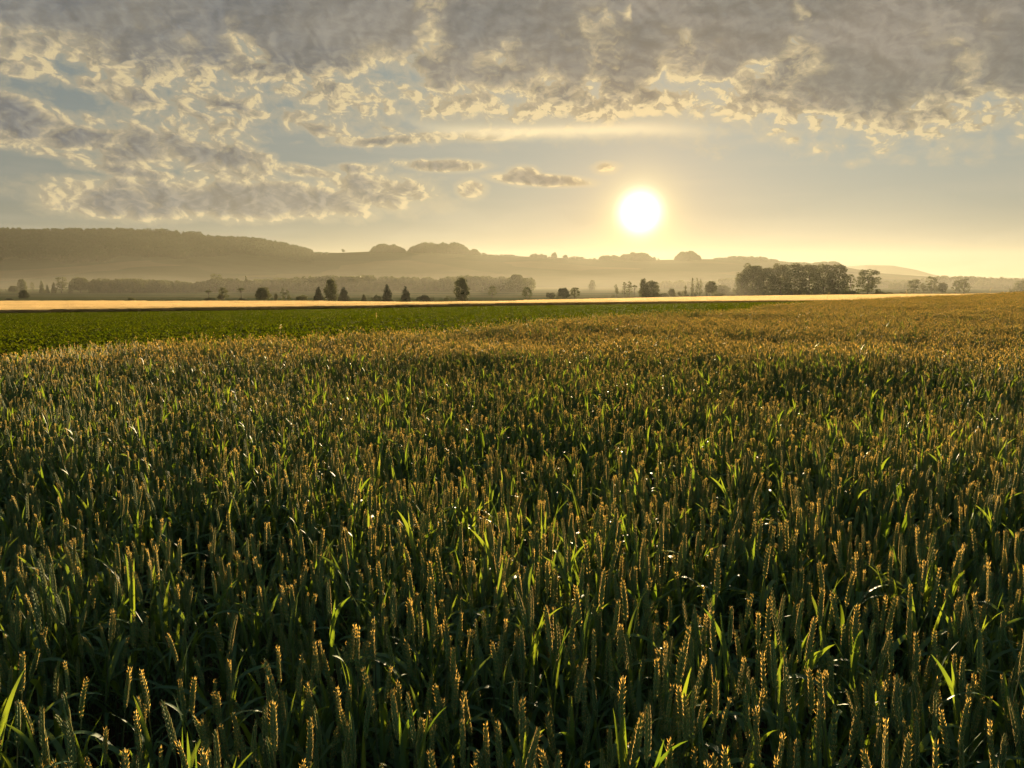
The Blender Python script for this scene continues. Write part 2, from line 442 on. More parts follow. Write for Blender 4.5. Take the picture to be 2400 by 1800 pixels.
def hill_mat():
    m, b, out = new_mat('hill_fields')
    geo = b.n.new('ShaderNodeNewGeometry'); pos = geo.outputs['Position']
    q = b.vm('MULTIPLY', b.vm('ADD', pos, b.scale(b.noise(pos, 0.003, 2.0, 0.5, color=True), 260.0)), (1, 0.55, 0))
    n = b.n.new('ShaderNodeTexVoronoi'); n.voronoi_dimensions = '2D'; n.inputs['Scale'].default_value = 0.0034
    b.l.new(q, n.inputs['Vector'])
    r, gg, bb = b.sep(n.outputs['Color'])
    c = b.mix(b.ss(r, 0.1, 0.9), (0.018, 0.028, 0.012), (0.05, 0.048, 0.024))
    c = b.mix(b.ss(b.noise(pos, 0.02, 4.0, 0.6), 0.3, 0.8), c, b.scale(c, 0.7))
    p = b.n.new('ShaderNodeBsdfPrincipled'); p.inputs['Roughness'].default_value = 0.95
    p.inputs['Specular IOR Level'].default_value = 0.0
    b.l.new(c, p.inputs['Base Color']); b.l.new(p.outputs[0], out.inputs[0])
    return m
M['hills'] = hill_mat()

# ------------------------------------------------------------------ terrain
VALLEY = -9.0
def edge_y(x):                                   # far edge of the wheat
    return np.interp(x, [-60, -30, -8.5, -6.4, -4.4, -2.9, -1.1, 0, 2.85, 4.6, 6.5, 8.5, 12.2, 16.7, 26.5, 40, 51, 140], [-36, -7, 12.5, 14, 15.6, 17.3, 18.9, 20.6, 25, 26.8, 28.4, 30, 36, 42, 52, 64, 75, 130])
R_T = [-0.68, -0.35, -0.1, 0.0, 0.28, 0.5, 0.7]
def near_gold(x, y): return np.interp(x / np.maximum(y, 5), [-0.7, -0.2, 0.0, 0.3, 0.7], [141, 147, 152, 148, 150])
def far_gold(r): return np.interp(r, R_T, [205, 190, 166, 182, 240, 290, 300])
def ground_z(x, y):
    x = np.asarray(x, float); y = np.asarray(y, float)
    r = np.clip(x / np.maximum(y, 5.0), -1.2, 1.2)
    ye = edge_y(x); yn = np.interp(r, [-0.7, -0.2, 0.0, 0.3, 0.7], [141, 147, 152, 148, 150])
    zA = np.interp(r, R_T, [-4.5, -4.1, -3.7, -3.55, -3.0, -2.8, -2.7])
    F = far_gold(r); zB = np.interp(r, R_T, [-4.72, -4.3, -3.9, -4.1, -4.3, -4.66, -4.5])
    z0 = -0.15 * np.clip(y / 15, 0, 1)
    f = np.clip((y - ye) / np.maximum(yn - ye, 1), 0, 1) ** 1.12
    z = z0 + (zA - z0) * f
    z = np.where(y > yn, zA + (zB - zA) * np.clip((y - yn) / (F - yn), 0, 1), z)
    z = np.where(y > F, zB + (VALLEY - zB) * np.clip((y - F) / (372 - F), 0, 1), z)
    return z
def build_ground():
    rad = np.concatenate([np.geomspace(0.4, 8, 30)[:-1], np.geomspace(8, 500, 280)[:-1], np.geomspace(500, 5600, 44)])
    az = np.concatenate([np.linspace(-50, 50, 201), np.linspace(50, 310, 66)[1:-1]]) * math.pi / 180
    A, R = np.meshgrid(az, rad)
    X, Y = R * np.sin(A), R * np.cos(A)
    Z = ground_z(X, Y)
    V = np.stack([X, Y, Z], -1).reshape(-1, 3)
    V = np.concatenate([V, [[0, 0, 0]]])
    n, k = len(rad), len(az)
    i = np.arange(n - 1)[:, None] * k; j = np.arange(k)[None]; j2 = (j + 1) % k
    Q = np.stack([i + j, i + k + j, i + k + j2, i + j2], -1).reshape(-1, 4)
    T = np.stack([np.full(k, n * k), np.arange(k), (np.arange(k) + 1) % k], -1)
    return tag(add_obj('ground', mesh_from('ground', V, [Q[:, ::-1], T[:, ::-1]], [M['ground']], smooth=True)),
               'dark soil and pale valley meadow under the crops and trees', 'ground', kind='structure')
build_ground()

# ------------------------------------------------------------------ hills
S24 = 1024 / 2400.0
def px_r(px): d = px_dir(px, 655); return d.x / d.y
RIDGE = [(-1400, 575), (-800, 560), (-300, 551), (0, 546), (100, 549), (200, 548), (300, 546), (400, 554), (500, 563), (600, 568), (700, 583), (735, 592),
         (800, 592.5), (860, 590), (960, 589), (1060, 591), (1130, 597), (1200, 600), (1300, 604), (1400, 608), (1500, 610), (1600, 608),
         (1700, 607), (1780, 608), (1830, 614), (1880, 618), (1960, 621), (1990, 628), (2060, 640), (2200, 650), (2400, 653), (3800, 653)]
RIDGE_R = [px_r(p[0]) for p in RIDGE]
def ridge_d(r): return np.interp(r, [-1.5, -0.6, 0.0, 0.4, 0.8], [2300, 2400, 2900, 3000, 2700])
def ridge_z(r):
    ang = np.interp(r, RIDGE_R, [px_at(p[0], p[1], 1000).z - EYE for p in RIDGE])
    return EYE + ang / 1000 * ridge_d(r)
HILL0 = 950.0
def hill_z(x, y):
    r = x / y
    dr, hr = ridge_d(r), ridge_z(r)
    s = (y - HILL0) / (dr - HILL0)
    body = np.where(s < 1, np.clip(s, 0, 1) ** 1.3, 1 - 0.35 * np.clip(s - 1, 0, 1) ** 1.2 * 2)
    gul = np.sin(x * 0.011 + 2 * np.sin(y * 0.0021)) * np.sin(y * 0.004 + x * 0.003)
    return VALLEY - 1.0 + (hr - VALLEY + 1.0) * body + gul * 7 * np.clip(s, 0, 1) * np.clip(1.0 - s, 0, 1) * 2
def grid_mesh(name, rs, ds_of, zf, mat):
    V = []
    for r in rs:
        for D in ds_of(r): V.append((r * D, D, 0))
    V = np.array(V, float); V[:, 2] = zf(V[:, 0], V[:, 1])
    n, k = len(rs), len(V) // len(rs)
    i = np.arange(n - 1)[:, None] * k; j = np.arange(k - 1)[None]
    Q = np.stack([i + j, i + k + j, i + k + j + 1, i + j + 1], -1).reshape(-1, 4)
    return mesh_from(name, V, Q, [mat], smooth=True)
hills = add_obj('hills', grid_mesh('hills', np.linspace(-1.35, 1.35, 420),
                lambda r: np.concatenate([np.linspace(HILL0, ridge_d(r), 40), np.linspace(ridge_d(r), ridge_d(r) + 900, 10)[1:]]), hill_z, M['hills']))
tag(hills, 'long hazy ridge of fields and woods across the valley', 'hills', kind='structure')
FAR = [(1500, 652), (1850, 646), (1900, 640), (1970, 625), (2030, 620), (2090, 622), (2150, 633), (2190, 645), (2240, 649), (2330, 650), (2400, 651), (3000, 648), (4200, 652)]
FAR_R = [px_r(p[0]) for p in FAR]
FD = 4700.0
def far_z(x, y):
    r = x / y
    h = EYE + np.interp(r, FAR_R, [px_at(p[0], p[1], 1000).z - EYE for p in FAR]) / 1000 * FD
    s = (y - 3400) / (FD - 3400)
    body = np.where(s < 1, np.clip(s, 0, 1) ** 1.1, 1 - 0.4 * np.clip(s - 1, 0, 1))
    return VALLEY - 1.0 + (h - VALLEY + 1.0) * body
fh = add_obj('distant_hill', grid_mesh('distant_hill', np.linspace(0.25, 1.3, 200), lambda r: np.linspace(3400, FD + 900, 30), far_z, M['dark_foliage']))
tag(fh, 'pale wooded hill far away at the right end of the ridge', 'hill', kind='structure')

# ------------------------------------------------------------------ haze and valley mist
def volume_mat(name, color, density, aniso):
    m, b, out = new_mat(name)
    p = b.n.new('ShaderNodeVolumePrincipled')
    p.inputs['Color'].default_value = (*color, 1); p.inputs['Density'].default_value = density
    p.inputs['Anisotropy'].default_value = aniso
    b.l.new(p.outputs[0], out.inputs['Volume'])
    m.cycles.homogeneous_volume = True if hasattr(m.cycles, 'homogeneous_volume') else None
    return m
def box_mesh(name, lo, hi, mat):
    V = [(x, y, z) for x in (lo[0], hi[0]) for y in (lo[1], hi[1]) for z in (lo[2], hi[2])]
    Q = [(0, 1, 3, 2), (4, 6, 7, 5), (0, 4, 5, 1), (2, 3, 7, 6), (0, 2, 6, 4), (1, 5, 7, 3)]
    return mesh_from(name, V, np.array(Q), [mat])
haze = add_obj('haze', box_mesh('haze', (-6200, -1500, VALLEY - 3), (6200, 5800, 205), volume_mat('morning_haze', (0.95, 0.95, 0.78), 0.000022, 0.45)))
tag(haze, 'thin golden morning haze filling the whole valley', 'haze', kind='stuff')
def mist_slab(tall, density):
    rs = np.linspace(-1.6, 1.6, 90); ds = np.linspace(345, 930, 24)
    top, bot = [], []
    for r in rs:
        for D in ds:
            x = r * D
            h = 15.0 + 3.0 * math.sin(x * 0.006 + 1.3 * math.sin(D * 0.01)) + 2.5 * math.sin(x * 0.021 + D * 0.013) + 2.0 * math.sin(x * 0.05 - D * 0.02 + 2 * math.sin(x * .013))
            h *= tall * math.sin(math.pi * (D - 335) / 605) ** 0.8
            top.append((x, D, VALLEY + 0.1 + max(h, 0.3))); bot.append((x, D, VALLEY - 1.6))
    n, k = len(rs), len(ds)
    V = np.array(top + bot); off = n * k
    i = np.arange(n - 1)[:, None] * k; j = np.arange(k - 1)[None]
    Q = np.stack([i + j, i + k + j, i + k + j + 1, i + j + 1], -1).reshape(-1, 4)
    B = Q[:, ::-1] + off
    sides = []
    def wall(seq):
        for a, c in zip(seq[:-1], seq[1:]): sides.append((a, c, c + off, a + off))
    wall([t * k for t in range(n)][::-1]); wall([t * k + k - 1 for t in range(n)])
    wall(list(range(k))); wall([(n - 1) * k + t for t in range(k)][::-1])
    return mesh_from('valley_mist', V, [Q, B, np.array(sides)], [volume_mat('valley_mist', (1.0, 0.97, 0.84), density, 0.45)], smooth=True)
for tall, density, words in ((1.0, 0.00006, 'lowest and thickest layer of mist lying on the valley meadow'), (2.1, 0.000045, 'middle layer of mist reaching to the tops of the valley trees'),
                             (3.8, 0.000032, 'highest thinnest veil of mist above the valley trees')):
    tag(add_obj('valley_mist', mist_slab(tall, density)), words, 'mist', kind='stuff')

# ------------------------------------------------------------------ trees
def cards(P, size, rng, flat=0.0):
    """leaf clumps: a bent pair of quads at every point"""
    n = len(P)
    a = rng.normal(size=(n, 3)); a /= np.linalg.norm(a, axis=1)[:, None]
    b = rng.normal(size=(n, 3)); b -= (a * b).sum(1)[:, None] * a; b /= np.linalg.norm(b, axis=1)[:, None]
    if flat: a[:, 2] *= 1 - flat; b[:, 2] *= 1 - flat
    s = size * rng.uniform(0.6, 1.3, n)[:, None]
    V = np.stack([P - a * s * .5, P + b * s * .33, P + a * s * .5, P - b * s * .33], 1).reshape(-1, 3)
    return V, np.arange(4 * n).reshape(-1, 4)
def tube(pts, rad, sides=6):
    pts = np.asarray(pts, float); n = len(pts)
    d = np.gradient(pts, axis=0); d /= np.linalg.norm(d, axis=1)[:, None] + 1e-9
    up = np.array([0.3, 0.9, 0.1])
    u = np.cross(d, up); u /= np.linalg.norm(u, axis=1)[:, None]; w = np.cross(d, u)
    t = np.arange(sides) * 2 * math.pi / sides
    V = (pts[:, None] + (np.cos(t)[None, :, None] * u[:, None] + np.sin(t)[None, :, None] * w[:, None]) * np.asarray(rad)[:, None, None]).reshape(-1, 3)
    i = np.arange(n - 1)[:, None] * sides; j = np.arange(sides)[None]; j2 = (j + 1) % sides
    return V, np.stack([i + j, i + j2, i + sides + j2, i + sides + j], -1).reshape(-1, 4)
class Pile:
    def __init__(self): self.V, self.F, self.M, self.n = [], [], [], 0
    def put(self, V, F, m=0):
        V = np.asarray(V); F = np.asarray(F)
        self.V.append(V); self.F.append(F + self.n); self.M.append(np.full(len(F), m)); self.n += len(V)
    def mesh(self, name, mats, smooth=False):
        by = {}
        for f, m in zip(self.F, self.M): by.setdefault(f.shape[1], []).append((f, m))
        F = [np.concatenate([a for a, _ in g]) for g in by.values()]
        m = np.concatenate([np.concatenate([c for _, c in g]) for g in by.values()])
        return mesh_from(name, np.concatenate(self.V), F, mats, m, smooth)

def clumps(kind, h, w, rng):
    """crown as ellipsoids (cx, cy, cz, rx, ry, rz) on a limb skeleton"""
    R = w / 2; out = []
    def ell(x, y, z, rx, rz): out.append((x, y, z, rx, rx, rz))
    def ring(z, rad, n, size, flat=0.75):
        a0 = rng.uniform(0, 6.28)
        for k in range(n):
            a = a0 + 6.283 * k / n + rng.normal(0, .25); q = rad * rng.uniform(.7, 1.08)
            ell(q * math.cos(a), q * math.sin(a), z + rng.normal(0, .03 * h), size * rng.uniform(.8, 1.2), size * flat * rng.uniform(.8, 1.2))
    if kind == 'cone':
        for t in np.linspace(0.06, 0.93, 9): ring(h * t, R * .62 * (1 - t) ** .75, 5, R * .50 * (1 - t) ** .6 + .05 * w, .8)
        ell(0, 0, h * .95, w * .05, h * .05)
    elif kind == 'poplar':
        for t in np.linspace(0.10, 0.94, 10): ring(h * t, R * .45 * math.sin(math.pi * min(1, t * .75 + .25)) , 3, R * .55 * (1 - .55 * t), 1.6)
    elif kind == 'bush':
        for k in range(max(5, int(w / h * 6))):
            x = rng.uniform(-.8, .8) * R; t = 1 - (x / R) ** 2
            ell(x, rng.uniform(-.6, .6) * R, h * rng.uniform(.25, .72) * (0.45 + .55 * t), min(w * .17, h * .4), h * .26)
        ell(0, 0, h * .4, R * .62, h * .38)
    elif kind == 'umbrella':
        ring(h * .86, R * .55, 6, R * .42, .38); ell(0, 0, h * .9, R * .5, h * .09)
        ring(h * .72, R * .6, 2, R * .25, .4)
    elif kind == 'airy':
        for t in np.linspace(.28, .93, 7): ring(h * t, R * .72 * math.sin(math.pi * (t * .78 + .14)), 4, R * .27, .55)
    elif kind == 'layered':
        for t in np.linspace(.2, .94, 7): ring(h * t, R * .75 * math.cos(1.25 * (t - .3)), 5, R * .27, .45)
        ell(0, 0, h * .5, R * .45, h * .3)
    elif kind == 'twin':
        for sx, hh in ((-.45, 1.0), (.45, .92)):
            for t in np.linspace(.12, .95, 8): ell(sx * R + rng.normal(0, .06 * w), rng.normal(0, .1 * w), h * hh * t, R * .40 * (1.1 - .7 * t), h * .09)
    elif kind == 'lean':
        for t in np.linspace(.3, .95, 7): ell((t - .5) * -.8 * R + rng.normal(0, .1 * w), rng.normal(0, .1 * w), h * t, R * .5 * math.sin(math.pi * (t * .8 + .1)) + .1 * w, h * .1)
    elif kind == 'oval':
        for t in np.linspace(.1, .95, 9): ring(h * t, R * .66 * math.sin(math.pi * min(.97, t * .70 + .22)), 5, R * .36, .8)
        ell(0, 0, h * .5, R * .45, h * .36)
    elif kind == 'grove':
        for t in np.linspace(.06, .95, 9): ring(h * t, R * .78 * min(1, math.sin(math.pi * min(.96, t * .6 + .28)) + .1), 6, R * .33, .62)
        ell(0, 0, h * .42, R * .7, h * .42)
    else:                                        # round
        for t in np.linspace(.28, .93, 7): ring(h * t, R * .72 * math.sin(math.pi * min(.96, t * .72 + .16)), 6, R * .33, .7)
        ell(0, 0, h * .55, R * .6, h * .35)
    return out
def crown_points(cl, n, rng):
    vol = np.array([(c[3] * c[4] * c[5]) ** (2 / 3) for c in cl]); pick = rng.choice(len(cl), n, p=vol / vol.sum())
    c = np.array(cl)[pick]
    d = rng.normal(size=(n, 3)); d /= np.linalg.norm(d, axis=1)[:, None]
    rr = rng.uniform(.45, 1.06, n)[:, None] ** .6
    P = c[:, :3] + d * c[:, 3:] * rr
    P[:, 2] = np.maximum(P[:, 2], 0.12)
    return P
def tree_parts(kind, h, w, rng, dens=1.0, card=None):
    cl = clumps(kind, h, w, rng)
    card = card or max(0.32, min(0.75, 0.055 * (h + w) / 2 + 0.1))
    area = sum(4 * math.pi * (c[3] * c[4] * c[5]) ** (2 / 3) for c in cl)
    n = int(min(14000, max(160, dens * 2.2 * area / card ** 2 * .6)))
    crown = cards(crown_points(cl, n, rng), card, rng)
    t = Pile()
    top = {'bush': .35, 'umbrella': .86}.get(kind, .72)
    r0 = max(.09, .018 * h + .01 * w)
    lean = rng.normal(0, .03, 2) * h
    zz = np.linspace(-.25, 1, 7)
    path = np.stack([lean[0] * zz.clip(0) ** 2, lean[1] * zz.clip(0) ** 2, zz * h * top], -1); path[0, 2] = -.3
    t.put(*tube(path, r0 * np.linspace(1.15, .3, 7)))
    for c in [cl[i] for i in rng.choice(len(cl), min(len(cl), 9), replace=False)]:   # limbs to the clumps
        z0 = max(.12 * h, min(c[2] - .15 * h, .6 * h))
        a = np.array([0, 0, z0]); e = np.array(c[:3]); mid = (a + e) / 2 + np.array([0, 0, -.04 * h])
        t.put(*tube([a, mid, e], r0 * np.array([.5, .32, .12]), 5))
    return crown, t
def small_tree_mesh(name, kind, h, w, seed, mat, dens=1.0, card=None):
    rng = np.random.default_rng(seed)
    (V, F), t = tree_parts(kind, h, w, rng, dens, card)
    t.put(V, F, 1)
    return t.mesh(name, [M['bark'], M[mat]])
def tree(name, label, cat, px, wpx, top, base, kind, D=None, group=None, mat='foliage', seed=None, zbase=None):
    """a tree of its own, placed from its outline in the photograph"""
    if D is None: D = (EYE - VALLEY) * FPX / ((base - 655) * S24) * 1.0
    D = min(D, 2900)
    p = px_at(px, base, D); z = ground_z(p.x, p.y) if zbase is None else zbase
    z = float(z)
    h = px_at(px, top, D).z - z; w = wpx * S24 / FPX * D
    rng = np.random.default_rng(seed if seed is not None else int(px * 7 + top))
    (V, F), t = tree_parts(kind, h, w, rng)
    root = bpy.data.objects.new(name, None); COL.objects.link(root); root.location = (p.x, p.y, z)
    root.empty_display_size = 1
    tag(root, label, cat, group)
    add_obj('crown', mesh_from('crown', V, F, [M[mat]]), root)
    add_obj('trunk', t.mesh('trunk', [M['bark']], True), root)
    return root

# ------------------------------------------------------------------ trees of the valley, one by one
FRONT = 'single trees and bushes standing along the far meadow'
MISTY = 'pale trees half hidden in the valley mist'
GROVE = 'tall trees of the big dark grove'
RIGHT = 'dark trees beside the grove on the right'
TREES = [
 # name, label, px, width, top, base, kind, distance, material, group
 ('scrub_bush', 'tiny low scrub at the left end of the meadow', 22, 17, 697, 704, 'bush', None, 'dark_foliage', FRONT),
 ('round_bush', 'dark round bush on a short stem, first bush from the left', 57, 23, 681, 703, 'round', None, 'dark_foliage', FRONT),
 ('small_bush', 'small low bush alone below the long misty wood at left', 309, 22, 695, 706, 'bush', None, 'foliage', FRONT),
 ('small_bush', 'faint tiny bush between two thin trees and a lone low bush', 378, 14, 700, 706, 'bush', None, 'foliage', FRONT),
 ('small_bush', 'faint tiny bush below the pale oak-shaped crown in the mist', 240, 12, 700, 706, 'bush', None, 'foliage', FRONT),
 ('flat_topped_tree', 'spindly tree with a small flat crown over a dark bush', 489, 17, 679, 704, 'umbrella', None, 'foliage', FRONT),
 ('low_bush', 'wide low dark bush at the foot of the spindly flat-topped tree', 490, 28, 698, 706, 'bush', None, 'dark_foliage', FRONT),
 ('ragged_tree', 'ragged tree with open branches and a pale round bush beside it', 524, 28, 674, 705, 'airy', None, 'foliage', FRONT),
 ('round_bush', 'pale round bush leaning against the ragged open tree', 519, 17, 690, 705, 'round', None, 'yellow_foliage', FRONT),
 ('slender_tree', 'slender tree with a tufted crown on a bare trunk', 566, 20, 674, 704, 'umbrella', None, 'foliage', FRONT),
 ('round_bush', 'dark round bush under the tufted slender tree', 570, 18, 696, 706, 'bush', None, 'dark_foliage', FRONT),
 ('broad_tree', 'broad spreading tree with light showing under its crown', 618, 38, 676, 706, 'round', None, 'foliage', FRONT),
 ('small_tree', 'small faint tree between the broad tree and the two-spired one', 647, 12, 689, 706, 'oval', None, 'foliage', FRONT),
 ('two_spired_tree', 'dark tree with two pointed tops', 670, 26, 677, 706, 'twin', None, 'foliage', FRONT),
 ('sloping_bush', 'sloping bush, tallest on its left side', 708, 31, 688, 707, 'bush', None, 'foliage', FRONT),
 ('cypress', 'dark conical tree just left of the big oval tree', 747, 26, 673, 706, 'cone', None, 'dark_foliage', FRONT),
 ('oval_tree', 'big oval tree between two dark conical trees', 777, 35, 657, 706, 'oval', None, 'foliage', FRONT),
 ('cypress', 'dark conical tree touching the right side of the big oval tree', 806, 28, 673, 706, 'cone', None, 'dark_foliage', FRONT),
 ('small_bush', 'small upright bush alone right of the three grouped trees', 853, 13, 690, 706, 'cone', None, 'foliage', FRONT),
 ('dome_bush', 'dome shaped bush at the left foot of the tallest dark cone', 883, 25, 690, 707, 'bush', None, 'dark_foliage', FRONT),
 ('cypress', 'tallest dark conical tree, sharp at the top', 908, 27, 666, 707, 'cone', None, 'dark_foliage', FRONT),
 ('cypress', 'blunt dark conical tree standing alone right of the sharp cone', 951, 25, 672, 707, 'cone', None, 'dark_foliage', FRONT),
 ('wide_bush', 'wide flat dark bush between the blunt cone and the birch', 997, 42, 689, 707, 'bush', None, 'dark_foliage', FRONT),
 ('small_bush', 'small square bush close to the left of the tall birch', 1049, 17, 693, 706, 'bush', None, 'foliage', FRONT),
 ('birch', 'tall lone birch with a full pointed crown near the middle', 1083, 40, 654, 706, 'oval', None, 'foliage', FRONT),
 ('pale_tree', 'pale round headed tree in mist right of the tall birch', 1154, 24, 669, 699, 'airy', 440, 'foliage', FRONT),
 ('spreading_shrub', 'open many stemmed tree with spread branches in front of mist', 1235, 30, 674, 701, 'airy', 415, 'foliage', FRONT),
 ('dense_shrub', 'dense dark shrub, left one of three growing together', 1293, 27, 681, 701, 'bush', 415, 'dark_foliage', FRONT),
 ('dense_shrub', 'taller dense dark shrub in the middle of three', 1320, 32, 677, 701, 'round', 415, 'dark_foliage', FRONT),
 ('spreading_shrub', 'airy crooked tree at the right end of the three shrubs', 1347, 28, 674, 700, 'airy', 420, 'foliage', FRONT),
 ('leaning_tree', 'thin leaning tree alone against bright mist below the sun', 1445, 12, 667, 696, 'lean', None, 'foliage', FRONT),
 ('low_bush', 'tiny dark bush left of the thin leaning tree', 1436, 8, 691, 696, 'bush', None, 'foliage', FRONT),
 ('thin_tree', 'tall thin ragged tree, left of a close pair', 1463, 16, 661, 697, 'airy', None, 'foliage', FRONT),
 ('thin_tree', 'tallest of the thin ragged trees, right of a close pair', 1475, 18, 659, 697, 'airy', None, 'foliage', FRONT),
 ('slender_tree', 'short tufted tree right of the pair of thin trees', 1487, 15, 667, 697, 'umbrella', None, 'foliage', FRONT),
 ('tall_tree', 'tall rough tree joined to a broad crown on its right', 1507, 24, 656, 697, 'oval', None, 'foliage', FRONT),
 ('broad_tree', 'broad full tree reaching the ground, right of the tall rough one', 1526, 38, 661, 697, 'grove', None, 'foliage', FRONT),
 ('low_bush', 'long low hedge bush right of the broad full tree', 1556, 26, 686, 697, 'bush', None, 'foliage', FRONT),
 ('round_bush', 'round topped bush at the right end of a low hedge', 1574, 18, 677, 696, 'round', None, 'foliage', FRONT),
 ('round_bush', 'dark humped bush at the foot of a small pointed tree', 1596, 20, 679, 696, 'bush', None, 'foliage', FRONT),
 ('small_poplar', 'small pointed tree rising from a humped bush', 1606, 9, 669, 696, 'poplar', None, 'foliage', FRONT),
 ('poplar', 'narrow columnar poplar, left of two', 1622, 10, 651, 692, 'poplar', 520, 'foliage', FRONT),
 ('poplar', 'wider columnar poplar with a notched top, right of two', 1638, 20, 652, 692, 'twin', 520, 'foliage', FRONT),
 ('low_bush', 'low bush in front of the two columnar poplars', 1631, 20, 681, 695, 'bush', None, 'foliage', FRONT),
 ('round_oak', 'round headed oak alone left of the big dark grove', 1666, 32, 660, 695, 'round', None, 'foliage', FRONT),
 ('low_bush', 'low thicket at the right foot of the round oak', 1688, 26, 684, 695, 'bush', None, 'foliage', FRONT),
 ('round_tree', 'pale rounded tree in mist behind the round oak', 1692, 36, 671, 690, 'round', 600, 'foliage', MISTY),
 # the grove
 ('grove_tree', 'lower outer tree at the left edge of the grove', 1737, 34, 640, 692, 'grove', 515, 'foliage', GROVE),
 ('grove_tree', 'high rounded tree forming the left shoulder of the grove', 1763, 62, 624, 692, 'grove', 520, 'foliage', GROVE),
 ('grove_tree', 'grove tree in the dip right of the rounded left shoulder', 1796, 46, 630, 692, 'grove', 525, 'foliage', GROVE),
 ('grove_tree', 'flat topped grove tree next right of the dip', 1828, 50, 622, 692, 'grove', 515, 'foliage', GROVE),
 ('grove_tree', 'highest middle tree of the grove', 1862, 50, 620.5, 692, 'grove', 520, 'foliage', GROVE),
 ('grove_tree', 'middle grove tree just right of the highest one', 1896, 50, 621.5, 692, 'grove', 515, 'foliage', GROVE),
 ('grove_tree', 'third grove tree from the right end', 1930, 50, 621.5, 692, 'grove', 522, 'foliage', GROVE),
 ('grove_tree', 'tall tree forming the right shoulder of the grove', 1963, 48, 622, 692, 'grove', 515, 'foliage', GROVE),
 ('grove_tree', 'small ragged tree at the right edge of the grove', 1991, 26, 641, 692, 'airy', 515, 'foliage', GROVE),
 ('oak', 'big separate oak right of the grove with branches spreading right', 2033, 64, 632, 691, 'layered', 520, 'foliage', RIGHT),
 ('low_bush', 'low bush filling the gap between grove and big oak', 1995, 30, 679, 691, 'bush', 510, 'foliage', RIGHT),
 ('low_bush', 'long low bush at the right foot of the big oak', 2062, 36, 680, 690, 'bush', 520, 'foliage', RIGHT),
 ('low_bush', 'small low bush halfway between oak and layered tree', 2085, 16, 683, 690, 'bush', 530, 'foliage', RIGHT),
 ('low_bush', 'low bush just left of the layered tree', 2119, 18, 681, 689, 'bush', 540, 'foliage', RIGHT),
 ('layered_tree', 'tree with tiered flat branches, first right of the open gap', 2141, 33, 655, 689, 'layered', 545, 'foliage', RIGHT),
 ('small_tree', 'short leaning tree between two taller tiered trees', 2164, 18, 664, 688, 'lean', 555, 'foliage', RIGHT),
 ('ragged_oak', 'tall ragged oak with holes in its crown', 2182, 34, 650, 689, 'layered', 550, 'foliage', RIGHT),
 ('round_bush', 'smooth round tree attached to the right of the ragged oak', 2207, 26, 664, 688, 'round', 560, 'foliage', RIGHT),
 ('leafy_tree', 'left half of a close pair of ragged trees at the crest', 2240, 24, 657, 688, 'airy', 565, 'foliage', RIGHT),
 ('leafy_tree', 'right and taller half of a close pair of ragged trees', 2258, 30, 654, 688, 'layered', 565, 'foliage', RIGHT),
 ('leafy_tree', 'dark tree cut by the right edge of the picture', 2392, 34, 659, 686, 'layered', 600, 'foliage', RIGHT),
 ('round_bush', 'pale low bush beside the tree at the right edge', 2372, 18, 675, 686, 'bush', 610, 'foliage', RIGHT),
 # pale individuals in the mist at the left
 ('misty_tree', 'pale round tree, first of the misty trees at far left', 32, 22, 671, 690, 'round', 600, 'foliage', MISTY),
 ('misty_tree', 'pale tall pointed tree behind the dark round bush', 53, 24, 656, 690, 'oval', 600, 'foliage', MISTY),
 ('misty_tree', 'thin pale tree between two pointed misty trees', 77, 12, 662, 690, 'airy', 600, 'foliage', MISTY),
 ('misty_spruce', 'pale narrow spruce, sharpest misty top at far left', 99, 14, 657, 690, 'cone', 600, 'foliage', MISTY),
 ('misty_spruce', 'very small pale spruce right of the narrow one', 112, 9, 668, 690, 'cone', 600, 'foliage', MISTY),
 ('misty_spruce', 'short pale spruce beside a wide misty crown', 127, 13, 662, 690, 'cone', 600, 'foliage', MISTY),
 ('misty_tree', 'wide pale tree with a lopsided high crown in mist', 145, 30, 650, 690, 'layered', 610, 'foliage', MISTY),
 ('misty_spruce', 'slim pale spruce left of the big misty dome', 165, 11, 660, 690, 'cone', 610, 'foliage', MISTY),
 ('misty_tree', 'big pale dome shaped tree in the left mist', 190, 44, 653, 690, 'round', 610, 'foliage', MISTY),
 ('misty_tree', 'pale tree where the long misty wood begins at left', 222, 30, 658, 690, 'oval', 610, 'foliage', MISTY),
 ('misty_tree', 'highest pale crown in the left mist, above two thin trees', 508, 34, 643, 690, 'layered', 640, 'foliage', MISTY),
 ('misty_tree', 'pale pointed top above the slender tufted tree', 578, 14, 645, 690, 'cone', 650, 'foliage', MISTY),
 ('misty_tree', 'pale large tree in mist left of the open shrub', 1210, 42, 646, 690, 'grove', 640, 'foliage', MISTY),
 ('misty_tree', 'pale tree with drooping right side in mist above the open shrub', 1238, 32, 651, 690, 'layered', 640, 'foliage', MISTY),
 ('misty_tree', 'very faint tree standing in sunlit mist', 1388, 18, 658, 690, 'oval', 760, 'foliage', MISTY),
 ('thin_poplar', 'thin dark poplar like a spire on the right horizon', 2290, 7, 648, 668, 'poplar', 1050, 'foliage', MISTY),
]
for t in TREES:
    tree(t[0], t[1], 'bush' if ('bush' in t[0] or 'shrub' in t[0]) else 'tree', t[2], t[3], t[4], t[5], t[6], t[7], t[9], t[8])
# the single tree on the skyline
rr = px_r(805); Dl = float(ridge_d(rr)) - 6
zl = float(hill_z(rr * Dl, Dl))
tree('lone_tree', 'tiny lone tree on the bare ridge against the sky', 'tree', 805, 11, 583.5, 593, 'lean', Dl, None, 'dark_foliage', 5, zl - 0.5)

